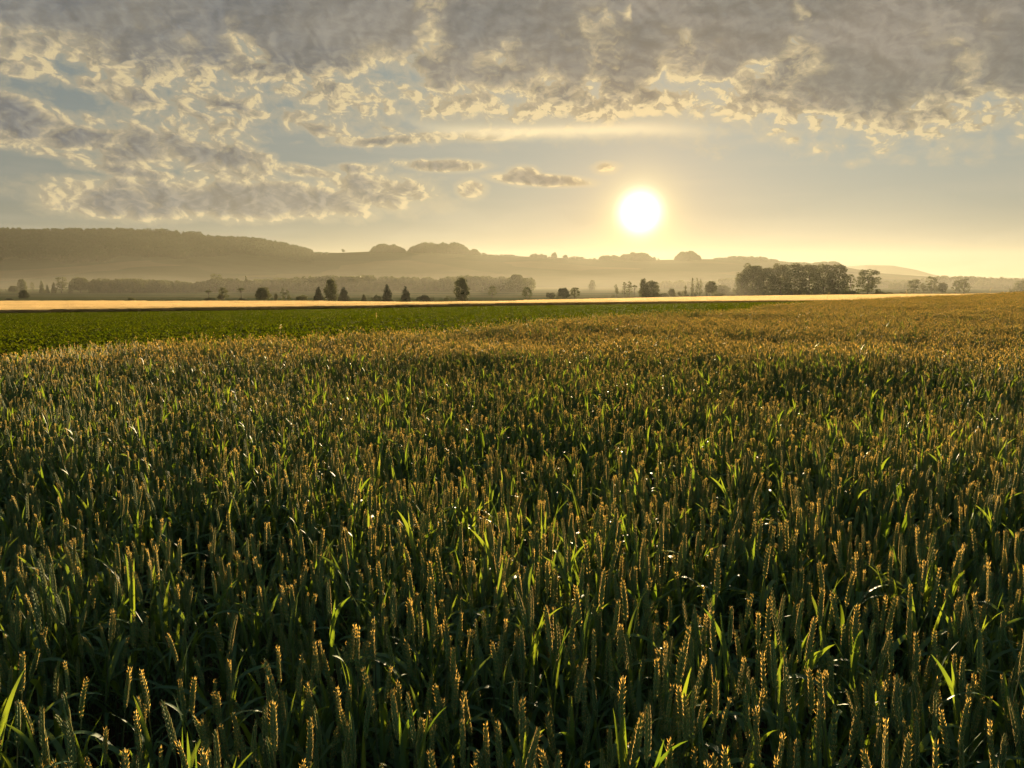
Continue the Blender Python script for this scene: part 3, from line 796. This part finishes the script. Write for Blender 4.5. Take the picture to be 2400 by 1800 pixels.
# ------------------------------------------------------------------ far woods: masses of trees
def wood(name, label, kinds, spec, seed, zf, mat='foliage', rows=3, depth=40.0):
    """spec: list of (px0, px1, top0, top1, D, spacing px)"""
    rng = np.random.default_rng(seed)
    src = [small_tree_mesh(name + '_tree', k, 12, w, seed * 10 + i, mat, dens, 1.0) for i, (k, w, dens) in enumerate(kinds)]
    P, S, I = [], [], []
    for (x0, x1, t0, t1, D, sp) in spec:
        x = x0
        while x < x1:
            for q in range(rows):
                px = x + rng.uniform(-.5, .5) * sp; f = min(1, max(0, (px - x0) / (x1 - x0)))
                d = D + rng.uniform(-.5, .5) * depth + (q - rows / 2) * depth * .4
                p = px_at(px, 655, d); z = float(zf(p.x, p.y))
                tp = t0 + (t1 - t0) * f + abs(rng.normal(0, 1)) * 5.5 - 1.5
                h = px_at(px, tp, d).z - z
                if h < 2: continue
                P.append((p.x, p.y, z - .2)); s = h / 12
                S.append((s * rng.uniform(.85, 1.15), s * rng.uniform(.85, 1.15), s)); I.append(rng.integers(len(src)))
            x += sp * rng.uniform(.7, 1.3)
    o = scatter(name, np.array(P), rng.uniform(0, 6.28, len(P)), np.array(S), I, src)
    return tag(o, label, 'wood', kind='stuff')
BROAD = [('round', 10, 0.7), ('oval', 8, 0.7), ('grove', 10, 0.7)]
MIXED = BROAD + [('cone', 5.5, 0.7), ('cone', 5, 0.7)]
wood('misty_wood', 'long pale wood lying in the valley mist behind the single trees', MIXED,
     [(232, 330, 654, 654, 640, 7), (330, 440, 656, 660, 650, 7), (440, 500, 663, 655, 660, 7), (500, 620, 652, 655, 680, 7),
      (600, 790, 656, 646, 720, 6), (780, 880, 650, 647, 740, 6), (870, 1080, 650, 650, 740, 6), (1080, 1250, 647, 653, 720, 7),
      (-200, 30, 676, 676, 700, 9)], 11, ground_z)
wood('misty_copse', 'faint wood in mist between the sun glow and the dark grove', MIXED,
     [(1520, 1600, 662, 657, 900, 6), (1600, 1700, 660, 659, 900, 6), (1690, 1760, 655, 645, 900, 6)], 12, ground_z)
wood('misty_hedgerow', 'pale rounded hedgerows fading into haze on the right horizon', BROAD,
     [(2060, 2140, 658, 656, 1000, 8), (2140, 2215, 656, 648, 1100, 8), (2216, 2250, 648, 649, 1200, 7), (2250, 2290, 650, 650, 1000, 7), (2290, 2350, 664, 664, 900, 7),
      (2300, 2352, 651, 651, 1300, 7), (2350, 2480, 654, 652, 1300, 7), (2250, 2480, 667, 666, 900, 8), (2090, 2130, 664, 664, 850, 8)], 13, ground_z)
wood('meadow_hedge', 'broken line of low scrub along the far edge of the golden field', [('bush', 16, .8), ('bush', 22, .8), ('round', 11, .8)],
     [(-60, 260, 702.5, 702.5, 381, 14), (420, 560, 701, 701.5, 379, 9), (590, 820, 701, 701, 379, 9), (840, 1010, 701.5, 700, 379, 10), (1030, 1260, 701, 701, 380, 13),
      (1275, 1380, 696, 696, 412, 10), (1450, 1560, 690, 690, 468, 8), (1540, 1740, 688.5, 688, 472, 8), (1730, 2010, 684, 682, 505, 9), (2000, 2120, 684, 683, 515, 9)], 14, ground_z, 'dark_foliage', 1, 8.0)
# woods on the ridge
def hill_z_any(x, y): return hill_z(np.asarray(x), np.asarray(y))
def copse(name, label, spec, seed, kinds=BROAD):
    rng = np.random.default_rng(seed)
    src = [small_tree_mesh(name + '_tree', k, 12, w, seed * 10 + i, 'dark_foliage', dens, 1.3) for i, (k, w, dens) in enumerate(kinds)]
    P, S, I = [], [], []
    for (x0, x1, top, n, flat) in spec:
        for _ in range(n):
            px = rng.uniform(x0, x1); f = 2 * (px - x0) / (x1 - x0) - 1
            r = px_r(px); D = float(ridge_d(r)) + rng.uniform(-140, 40); z = float(hill_z(r * D, D))
            full = px_at(px, top, D).z - z
            h = full * (1 - .24 * abs(math.sin(px * .13 + seed)) * abs(math.sin(px * .041 + 2 * seed))) * (1 - abs(f) ** flat) ** .6 * (1.04 - .5 * rng.uniform(0, 1) ** 1.6)
            h = max(h, 3.5); s = h / 12
            w = min(1.6, max(s, .75))
            P.append((r * D, D, z - .4)); S.append((w, w, s)); I.append(rng.integers(len(src)))
    o = scatter(name, np.array(P), rng.uniform(0, 6.28, len(P)), np.array(S), I, src)
    return tag(o, label, 'wood', kind='stuff')
copse('ridge_wood', 'smaller rounded wood on the ridge left of a narrow gap', [(868, 953, 571.5, 150, 2.5)], 21)
copse('ridge_wood', 'longest wood on the ridge right of a narrow gap', [(956, 1105, 568.5, 260, 3.5), (1095, 1128, 583, 40, 3), (1128, 1140, 591, 8, 3)], 22)
copse('ridge_hedge', 'uneven hedge of small trees along the middle ridge',
      [(1140, 1215, 596, 40, 6), (1240, 1290, 594, 40, 4), (1292, 1305, 590, 10, 2), (1318, 1330, 596, 10, 2), (1330, 1372, 600, 30, 4), (735, 775, 590, 24, 4), (1380, 1400, 604, 8, 3)], 23)
copse('ridge_wood', 'domed wood on the ridge just below the sun', [(1400, 1455, 598, 60, 4), (1446, 1530, 591, 150, 2.4), (1525, 1545, 602, 10, 3)], 24)
copse('ridge_wood', 'single round dome of trees right below the sun', [(1578, 1642, 588.5, 130, 2.6)], 25)
copse('ridge_wood', 'long low wood on the ridge left of the dark grove', [(1670, 1700, 603, 30, 6), (1690, 1800, 600, 160, 6), (1790, 1826, 606.5, 40, 4), (1820, 1900, 614, 90, 6), (1900, 1972, 612.5, 120, 5)], 26)
def hill_forest():
    rng = np.random.default_rng(31)
    n = 15000
    px = rng.uniform(-420, 735, n); s = 1 - rng.uniform(0, 1, n) ** 1.15 * .72
    s[:1600] = rng.uniform(.985, 1.01, 1600); px[:1600] = rng.uniform(-420, 735, 1600)
    lim = 0.42 + .25 * np.clip((px - 250) / 480, 0, 1) + .05 * np.sin(px * .025) + .03 * np.sin(px * .07)
    k = s > lim; px, s = px[k], s[k]
    r = np.array([px_r(p) for p in px]); D = HILL0 + (ridge_d(r) - HILL0) * s
    x = r * D; z = hill_z(x, D)
    src = [small_tree_mesh('forest_tree', q, 13, w, 300 + i, 'dark_foliage', .5, 1.6) for i, (q, w) in enumerate((('round', 12), ('oval', 10), ('grove', 12), ('cone', 6)))]
    sc = .5 + 1.0 * rng.uniform(0, 1, len(px)) ** 2.6; tall = (px > 335) & (px < 475) & (s > .97)
    kind = np.where(rng.uniform(0, 1, len(px)) < .14, 3, rng.integers(0, 3, len(px)))
    kind = np.where(tall & (rng.uniform(0, 1, len(px)) < .7), 3, kind); sc = np.where(tall, sc * 1.35, sc)
    sc = np.where(px > 640, sc * np.interp(px, [640, 735], [1, .6]), sc)
    o = scatter('hill_forest', np.stack([x, D, z - .5], -1), rng.uniform(0, 6.28, len(px)), sc, kind, src)
    tag(o, 'dark forest covering the high left end of the ridge', 'forest', kind='stuff')
hill_forest()

# ------------------------------------------------------------------ crops
def blade(base, dirn, length, width, rise, droop, segs, rng, fold=0.25):
    """one leaf blade: arching ribbon with a folded midrib"""
    t = np.linspace(0, 1, segs + 1)
    d = np.array([math.cos(dirn), math.sin(dirn), 0]); side = np.array([-math.sin(dirn), math.cos(dirn), 0])
    ang = rise - droop * t ** 1.5
    step = length / segs
    hx = np.concatenate([[0], np.cumsum(np.cos((ang[1:] + ang[:-1]) / 2) * step)])
    hz = np.concatenate([[0], np.cumsum(np.sin((ang[1:] + ang[:-1]) / 2) * step)])
    c = np.asarray(base) + hx[:, None] * d + np.array([0, 0, 1]) * hz[:, None]
    w = width * .5 * np.clip(np.minimum(1, .35 + t * 4), 0, 1) * (1 - t ** 2.2) ** .8 + 1e-4
    tw = rng.uniform(-.9, .9) * t
    nrm = -np.sin(ang)[:, None] * d + np.cos(ang)[:, None] * np.array([0, 0, 1])
    sd = np.cos(tw)[:, None] * side + np.sin(tw)[:, None] * nrm
    lift = nrm * (w * fold)[:, None]
    V = np.stack([c + sd * w[:, None] + lift, c, c - sd * w[:, None] + lift], 1).reshape(-1, 3)
    i = np.arange(segs)[:, None] * 3; j = np.arange(2)[None]
    return V, np.stack([i + j, i + j + 1, i + j + 4, i + j + 3], -1).reshape(-1, 4)
def strip(base, dirn, length, width, rise, droop, segs):
    t = np.linspace(0, 1, segs + 1); d = np.array([math.cos(dirn), math.sin(dirn), 0]); side = np.array([-math.sin(dirn), math.cos(dirn), 0])
    ang = rise - droop * t; step = length / segs
    hx = np.concatenate([[0], np.cumsum(np.cos(ang[1:]) * step)]); hz = np.concatenate([[0], np.cumsum(np.sin(ang[1:]) * step)])
    c = np.asarray(base) + hx[:, None] * d + np.array([0, 0, 1]) * hz[:, None]
    w = width * .5 * (1 - t ** 2)[:, None] + 1e-4
    V = np.stack([c + side * w, c - side * w], 1).reshape(-1, 3)
    i = np.arange(segs)[:, None] * 2
    return V, np.concatenate([i, i + 1, i + 3, i + 2], 1)
def grain(c, axis, out, L, W, sides=5):
    """a plump pointed floret"""
    ts = np.array([0, .22, .55, .82, 1.0]); rs = np.array([.35, .9, 1.0, .6, .05])
    axis = axis / np.linalg.norm(axis); u = out - axis * (out @ axis); u /= np.linalg.norm(u); w = np.cross(axis, u)
    a = np.arange(sides) * 2 * math.pi / sides
    V = (c + axis * (ts * L)[:, None, None] + (rs * W / 2)[:, None, None] * (np.cos(a)[None, :, None] * u + np.sin(a)[None, :, None] * w * .8)).reshape(-1, 3)
    n = len(ts); i = np.arange(n - 1)[:, None] * sides; j = np.arange(sides)[None]; j2 = (j + 1) % sides
    return V, np.stack([i + j, i + j2, i + sides + j2, i + sides + j], -1).reshape(-1, 4)

def wheat_parts(rng):
    """stem, ear and leaves of one wheat plant, as piles"""
    h = rng.uniform(.66, .81); L = rng.uniform(.085, .122)
    lean = rng.normal(0, .05); la = rng.uniform(0, 6.28); ld = np.array([math.cos(la), math.sin(la), 0])
    def at(z): return ld * (lean * (z / h) ** 2 * h + 0) + np.array([0, 0, z])
    stem = Pile(); zs = np.linspace(0, h - L + .01, 7)
    stem.put(*tube([at(z) for z in zs], np.linspace(.0021, .0013, 7), 5))
    for zn in (.30, .52): stem.put(*tube([at(zn), at(zn + .012)], [.0028, .0028], 5))
    ear = Pile(); nod = rng.uniform(0, .25)
    yaw = rng.uniform(0, 6.28); s0 = np.array([math.cos(yaw), math.sin(yaw), 0]); f0 = np.array([-math.sin(yaw), math.cos(yaw), 0])
    base = at(h - L); ax0 = np.array([0, 0, 1.0]) + ld * lean * 2
    def ear_at(t):
        return base + ax0 * L * t + ld * nod * L * t * t * .5, ax0 + ld * nod * t
    ear.put(*tube([ear_at(t)[0] for t in np.linspace(0, .97, 6)], np.linspace(.0016, .0008, 6), 4))
    n = 20
    for k in range(n):
        t = k / n; c, ax = ear_at(t); ax = ax / np.linalg.norm(ax)
        sgn = 1 if k % 2 else -1; size = np.interp(t, [0, .15, .4, .7, 1], [.8, 1.08, 1.15, .95, .55]) * rng.uniform(.92, 1.08)
        o = s0 * sgn
        for q, wq in ((0, 1.0), (1, .9), (-1, .9)):
            d = ax + o * .24 * (1.1 - .6 * t) + f0 * q * .20 * (1.1 - .6 * t)
            ear.put(*grain(c + o * .0018 + f0 * q * .0022, d, o + f0 * q * .5, .0142 * size, .0038 * size * wq))
        tip = c + (ax + o * .32) * .0125 * size
        for q in (-1, 0, 1):                      # short awns on the glumes
            b1 = tip + f0 * q * .0026 - ax * .002; b2 = b1 + (ax + o * .35 + f0 * q * .25 + rng.normal(0, .12, 3)) * rng.uniform(.003, .006) * (1 + .8 * t)
            ear.put([b1 - f0 * .0007, b1 + f0 * .0007, b2], [[0, 1, 2]], 1)
    c, ax = ear_at(.97)
    ear.put(*grain(c, ax, s0, .013, .0042))
    leaves = []
    d0 = rng.uniform(0, 6.28)
    tall = rng.uniform() < .2
    spec = [(h - rng.uniform(.22, .30), rng.uniform(.17, .25), rng.uniform(.013, .019), rng.uniform(.95, 1.35), rng.uniform(1.0, 2.8)),
            (h - rng.uniform(.30, .38), rng.uniform(.22, .30), .016, rng.uniform(.9, 1.2), rng.uniform(1.2, 2.6)),
            (h - rng.uniform(.26, .36), rng.uniform(.18, .26), .015, rng.uniform(1.3, 1.5), rng.uniform(.1, .6)),
            (h * .30, rng.uniform(.18, .26), .012, rng.uniform(.6, 1.1), rng.uniform(1.6, 2.8))]
    if tall: spec[0] = (h - .19, rng.uniform(.18, .24), .016, rng.uniform(1.25, 1.5), rng.uniform(.0, .9))
    for k, (z, le, wi, ri, dr) in enumerate(spec):
        lf = Pile(); lf.put(*blade(at(z), d0 + k * 3.1 + rng.normal(0, .4), le, wi, ri, dr, 9, rng)); leaves.append(lf)
    return stem, ear, leaves
N_VAR = 12
wheat_kinds, wheat_full = [], []
for k in range(N_VAR):
    rng = np.random.default_rng(500 + k)
    st, er, lv = wheat_parts(rng)
    wheat_kinds.append((st.mesh('stem', [M['wheat_stem']], True), er.mesh('ear', [M['wheat_ear'], M['wheat_awn']], True), [l.mesh('leaf', [M['wheat_leaf']], True) for l in lv]))
    al = Pile()
    for pl, m in [(st, 0), (er, 1)] + [(l, 2) for l in lv]:
        for V, F in zip(pl.V, pl.F): pass
        off = 0
        for V, F, mm in zip(pl.V, pl.F, pl.M):
            al.put(V, F - off, 3 if (m == 1 and mm[0]) else m); off += len(V)
    wheat_full.append(al.mesh('wheat_plant', [M['wheat_stem'], M['wheat_ear'], M['wheat_leaf'], M['wheat_awn']], True))

def crop_lift(x, y):
    """the crop stands unevenly: shallow dips and rises"""
    return (.06 * np.sin(x * 1.1 + 1.7 * np.sin(y * .31)) * np.sin(y * .9 + 1.2 * np.sin(x * .43)) + .06 * np.sin(x * .37 + y * .23) * np.sin(y * .51 - x * .17)
            + .02 * np.sin(2.3 * x + y) * np.sin(1.9 * y - .6 * x)) / .75 / (1 + np.hypot(x, y) / 30)
SPLIT = 12.0
def near_wheat():
    rng = np.random.default_rng(77)
    cell = 0.057
    ys = np.arange(.35, SPLIT + .6, cell); xs = np.arange(-11.5, 11.5, cell)
    X, Y = np.meshgrid(xs, ys); X = X.ravel() + rng.uniform(-.5, .5, X.size) * cell * 1.3; Y = Y.ravel() + rng.uniform(-.5, .5, Y.size) * cell * 1.3
    # sown in rows 13 cm apart, so thin the plants between the rows a little
    keep = (np.abs(X) < .80 * Y + .9) & (np.hypot(X, Y) < SPLIT) & (rng.uniform(0, 1, X.size) < .86)
    gap = np.sin(X * 2.1 + 2 * np.sin(Y * 1.3)) * np.sin(Y * 2.7 + X)
    keep &= ~((gap > .5) & (rng.uniform(0, 1, X.size) < .75))
    keep &= np.hypot(X, Y) > .62
    X, Y = X[keep], Y[keep]
    Z = ground_z(X, Y)
    s = 1 + crop_lift(X, Y) + rng.normal(0, .08, len(X)); s = np.clip(s, .68, 1.2)
    yaw = rng.uniform(0, 6.28, len(X)); kind = rng.integers(0, N_VAR, len(X))
    tilt = rng.normal(0, .075, (len(X), 2)) + np.stack([.10 * np.sin(X * 1.3 + Y * .7) * np.sin(Y * 1.1), .10 * np.sin(Y * 1.5 - X * .6)], -1)
    # ear tip in the picture?
    top = np.stack([X, Y, Z + .72 * s - EYE], -1)
    cp, sp = math.cos(PITCH), math.sin(PITCH)
    dep = top[:, 1] * cp - top[:, 2] * sp; up = top[:, 1] * sp + top[:, 2] * cp
    px = 512 + FPX * top[:, 0] / dep; py = 384 - FPX * up / dep
    vis = (px > 6) & (px < 1018) & (py > 100) & (py < 752) & (dep > .4)
    order = np.argsort(np.where(vis, dep, 1e9))
    first = order[:300]
    rest = np.setdiff1d(np.arange(len(X)), first)
    scatter('wheat_crop', np.stack([X, Y, Z], -1)[rest], yaw[rest], s[rest], kind[rest], wheat_full, tilt[rest])
    tag(bpy.data.objects['wheat_crop'], 'dense green wheat with upright ears between the nearest plants and the middle of the field', 'wheat', kind='stuff')
    for i in first:
        st, er, lv = wheat_kinds[kind[i]]
        root = bpy.data.objects.new('wheat_plant', None); COL.objects.link(root)
        root.location = (X[i], Y[i], Z[i]); root.rotation_euler = (tilt[i, 0], tilt[i, 1], yaw[i]); root.scale = (s[i],) * 3
        root.empty_display_size = .05
        tag(root, 'green wheat plant with upright ear in the nearest rows of the field', 'wheat', 'nearest wheat plants along the bottom of the photo')
        add_obj('stem', st, root); add_obj('ear', er, root)
        for l in lv: add_obj('leaf', l, root)
near_wheat()

def wheat_patch(seed, size, n, rings):
    rng = np.random.default_rng(seed); p = Pile()
    for _ in range(n):
        x, y = rng.uniform(-.55, .55, 2) * size; h = rng.normal(.75, .055); L = rng.uniform(.075, .10)
        yaw = rng.uniform(0, 6.28); lean = rng.normal(0, .04, 2)
        b = np.array([x, y, 0.0])
        def at(z): return b + np.array([lean[0] * z * z * 1.4, lean[1] * z * z * 1.4, z])
        p.put(*tube([at(.28), at(h - L)], [.0022, .0017], 3), 0)
        ts = np.linspace(0, 1, rings); zig = np.where(np.arange(rings) % 2, 1.0, .62); prof = np.interp(ts, [0, .15, .6, 1], [.35, 1, .75, .1]) * .0068 * zig
        prof[-1] = .0006
        p.put(*tube([at(h - L + L * t) for t in ts], prof, 4), 1)
        for q in range(7):
            zt = h - L * rng.uniform(.1, .9)
            p.put(*strip(at(zt), rng.uniform(0, 6.28), rng.uniform(.018, .03), .0052, rng.uniform(.9, 1.4), .2, 1), 3)
        for q in range(2):
            z = h - rng.uniform(.17, .26) - q * .17; tall = rng.uniform() < .18 and q == 0
            p.put(*strip(at(z), rng.uniform(0, 6.28), rng.uniform(.15, .24), .015, 1.4 if tall else rng.uniform(.9, 1.3), .5 if tall else rng.uniform(.6, 2.6), 4), 2)
    return p.mesh('wheat_patch', [M['wheat_stem'], M['wheat_ear'], M['wheat_leaf'], M['wheat_awn']])
def far_wheat():
    rng = np.random.default_rng(5)
    a = 0.5; xs = np.arange(-80, 140, a); ys = np.arange(-2, 110, a)
    X, Y = np.meshgrid(xs, ys); X, Y = X.ravel(), Y.ravel()
    k = (Y < edge_y(X) + rng.normal(0, .12, X.size)) & (np.hypot(X, Y) >= SPLIT - .1) & (np.abs(X) < .80 * Y + 3)
    X, Y = X[k] + rng.normal(0, .05, k.sum()), Y[k] + rng.normal(0, .05, k.sum())
    s = 1 + crop_lift(X, Y) * 1.2 + rng.normal(0, .02, len(X))
    src = [wheat_patch(900 + i, a, 74, 7) for i in range(7)]
    sc = np.stack([np.ones(len(X)), np.ones(len(X)), s], -1)
    o = scatter('wheat_field', np.stack([X, Y, ground_z(X, Y)], -1), rng.integers(0, 4, len(X)) * math.pi / 2 + rng.normal(0, .1, len(X)), sc, rng.integers(0, 7, len(X)), src)
    tag(o, 'wide field of ripening wheat glowing brown up to its far edge', 'wheat field', kind='stuff')
far_wheat()

# ------------------------------------------------------------------ low green crop
def beet_patch(seed):
    rng = np.random.default_rng(seed); p = Pile()
    for row in np.arange(-.75, 1.0, .5):
        for x in np.arange(-1, 1, .15):
            c = np.array([x + rng.normal(0, .03), row + rng.normal(0, .03), 0]); g = rng.uniform(.75, 1.15)
            for k in range(7):
                p.put(*strip(c, k * .9 + rng.uniform(0, .7), .22 * g * rng.uniform(.8, 1.25), .10 * g, rng.uniform(.7, 1.35), rng.uniform(.6, 1.7), 3), 0)
    return p.mesh('beet_patch', [M['beet_leaf']])
def beet_field():
    rng = np.random.default_rng(6)
    a = 2.0; xs = np.arange(-150, 110, a); ys = np.arange(4, 152, a)
    X, Y = np.meshgrid(xs, ys); X, Y = X.ravel(), Y.ravel()
    k = (Y > edge_y(X) + .9) & (Y < near_gold(X, Y) - 1.2) & (np.abs(X) < .80 * Y + 4)
    X, Y = X[k], Y[k] + .0
    src = [beet_patch(700 + i) for i in range(6)]
    o = scatter('beet_field', np.stack([X, Y, ground_z(X, Y)], -1), rng.integers(0, 2, len(X)) * math.pi, rng.normal(1, .05, len(X)), rng.integers(0, 6, len(X)), src)
    tag(o, 'low leafy green crop in rows beyond the wheat on the left', 'crop field', kind='stuff')
beet_field()

# ------------------------------------------------------------------ the golden field
def barley_patch(seed):
    rng = np.random.default_rng(seed); p = Pile()
    for _ in range(300):
        x, y = rng.uniform(-1.05, 1.05, 2); h = rng.normal(.74, .035); c = np.array([x, y, 0.0]); d = rng.uniform(0, 6.28)
        V, F = strip(c + (0, 0, .0), d, h * .9, .016, 1.52, .1, 2); p.put(V, F, 1)
        top = np.array([x, y, h])
        for q in range(4):
            p.put(*strip(top + rng.normal(0, .02, 3) - (0, 0, .05), rng.uniform(0, 6.28), rng.uniform(.15, .21), .015, rng.uniform(.5, 1.45), rng.uniform(.2, 1.2), 2), 0)
    return p.mesh('barley_patch', [M['barley'], M['barley_stem']])
def barley_field():
    rng = np.random.default_rng(8)
    a = 2.0; xs = np.arange(-230, 260, a); ys = np.arange(138, 306, a)
    X, Y = np.meshgrid(xs, ys); X, Y = X.ravel(), Y.ravel()
    k = (Y > near_gold(X, Y)) & (Y < far_gold(X / Y)) & (np.abs(X) < .80 * Y + 6)
    X, Y = X[k] + rng.normal(0, .12, k.sum()), Y[k] + rng.normal(0, .12, k.sum())
    s = 1 + .10 * np.sin(X * .05 + 2 * np.sin(Y * .04)) * np.sin(Y * .31 + X * .02) + rng.normal(0, .035, len(X))
    src = [barley_patch(800 + i) for i in range(5)]
    o = scatter('barley_field', np.stack([X, Y, ground_z(X, Y)], -1), rng.uniform(0, 6.28, len(X)), s, rng.integers(0, 5, len(X)), src)
    tag(o, 'bright golden barley field shining in the low sun', 'barley field', kind='stuff')
barley_field()

# ------------------------------------------------------------------ stray weeds that stick out of the crops
def weed(name, label, px, D, h, seed, lean=0.0, leaves=4, group=None):
    rng = np.random.default_rng(seed); r = px_r(px); x = r * D; z = float(ground_z(x, D))
    root = bpy.data.objects.new(name, None); COL.objects.link(root); root.location = (x, D, z); root.empty_display_size = .1
    tag(root, label, 'weed', group)
    zs = np.linspace(-.03, h, 6); path = np.stack([lean * (zs.clip(0) / h) ** 2 * h, 0 * zs, zs], -1)
    st = Pile(); st.put(*tube(path, np.linspace(.006, .003, 6), 5)); add_obj('stem', st.mesh('stem', [M['wheat_stem']], True), root)
    hd = Pile(); n = 70
    t = rng.uniform(.68, 1.03, n); P = np.stack([lean * t ** 2 * h, 0 * t, t * h], -1) + rng.normal(0, .02, (n, 3)) * (1.25 - t)[:, None] * 3
    hd.put(*cards(P, .03, rng)); add_obj('seed_head', hd.mesh('seed_head', [M['dry_leaf']]), root)
    for k in range(leaves):
        lf = Pile(); lf.put(*blade((0, 0, h * rng.uniform(.1, .55)), k * 2.2, .26, .05, 1.0, 1.4, 6, rng)); add_obj('leaf', lf.mesh('leaf', [M['beet_leaf']], True), root)
weed('weed', 'single tall orange-lit weed standing in the middle of the green field', 880, 46, .72, 1)
weed('weed', 'lower bushy sunlit weed in the green field nearer the wheat', 651, 34, .5, 2, .1, 5)
weed('grass_stalk', 'tall grass stalk poking above the wheat edge against the golden strip', 1937, 43, 1.25, 3, .15, 1)
weed('grass_stalk', 'thin tall grass stalk at the wheat crest below the layered tree', 2130, 53, 1.22, 4, -.1, 1)
weed('grass_stalk', 'leaning tall grass stalk near the right end of the wheat crest', 2318, 65, 1.25, 5, .2, 1)
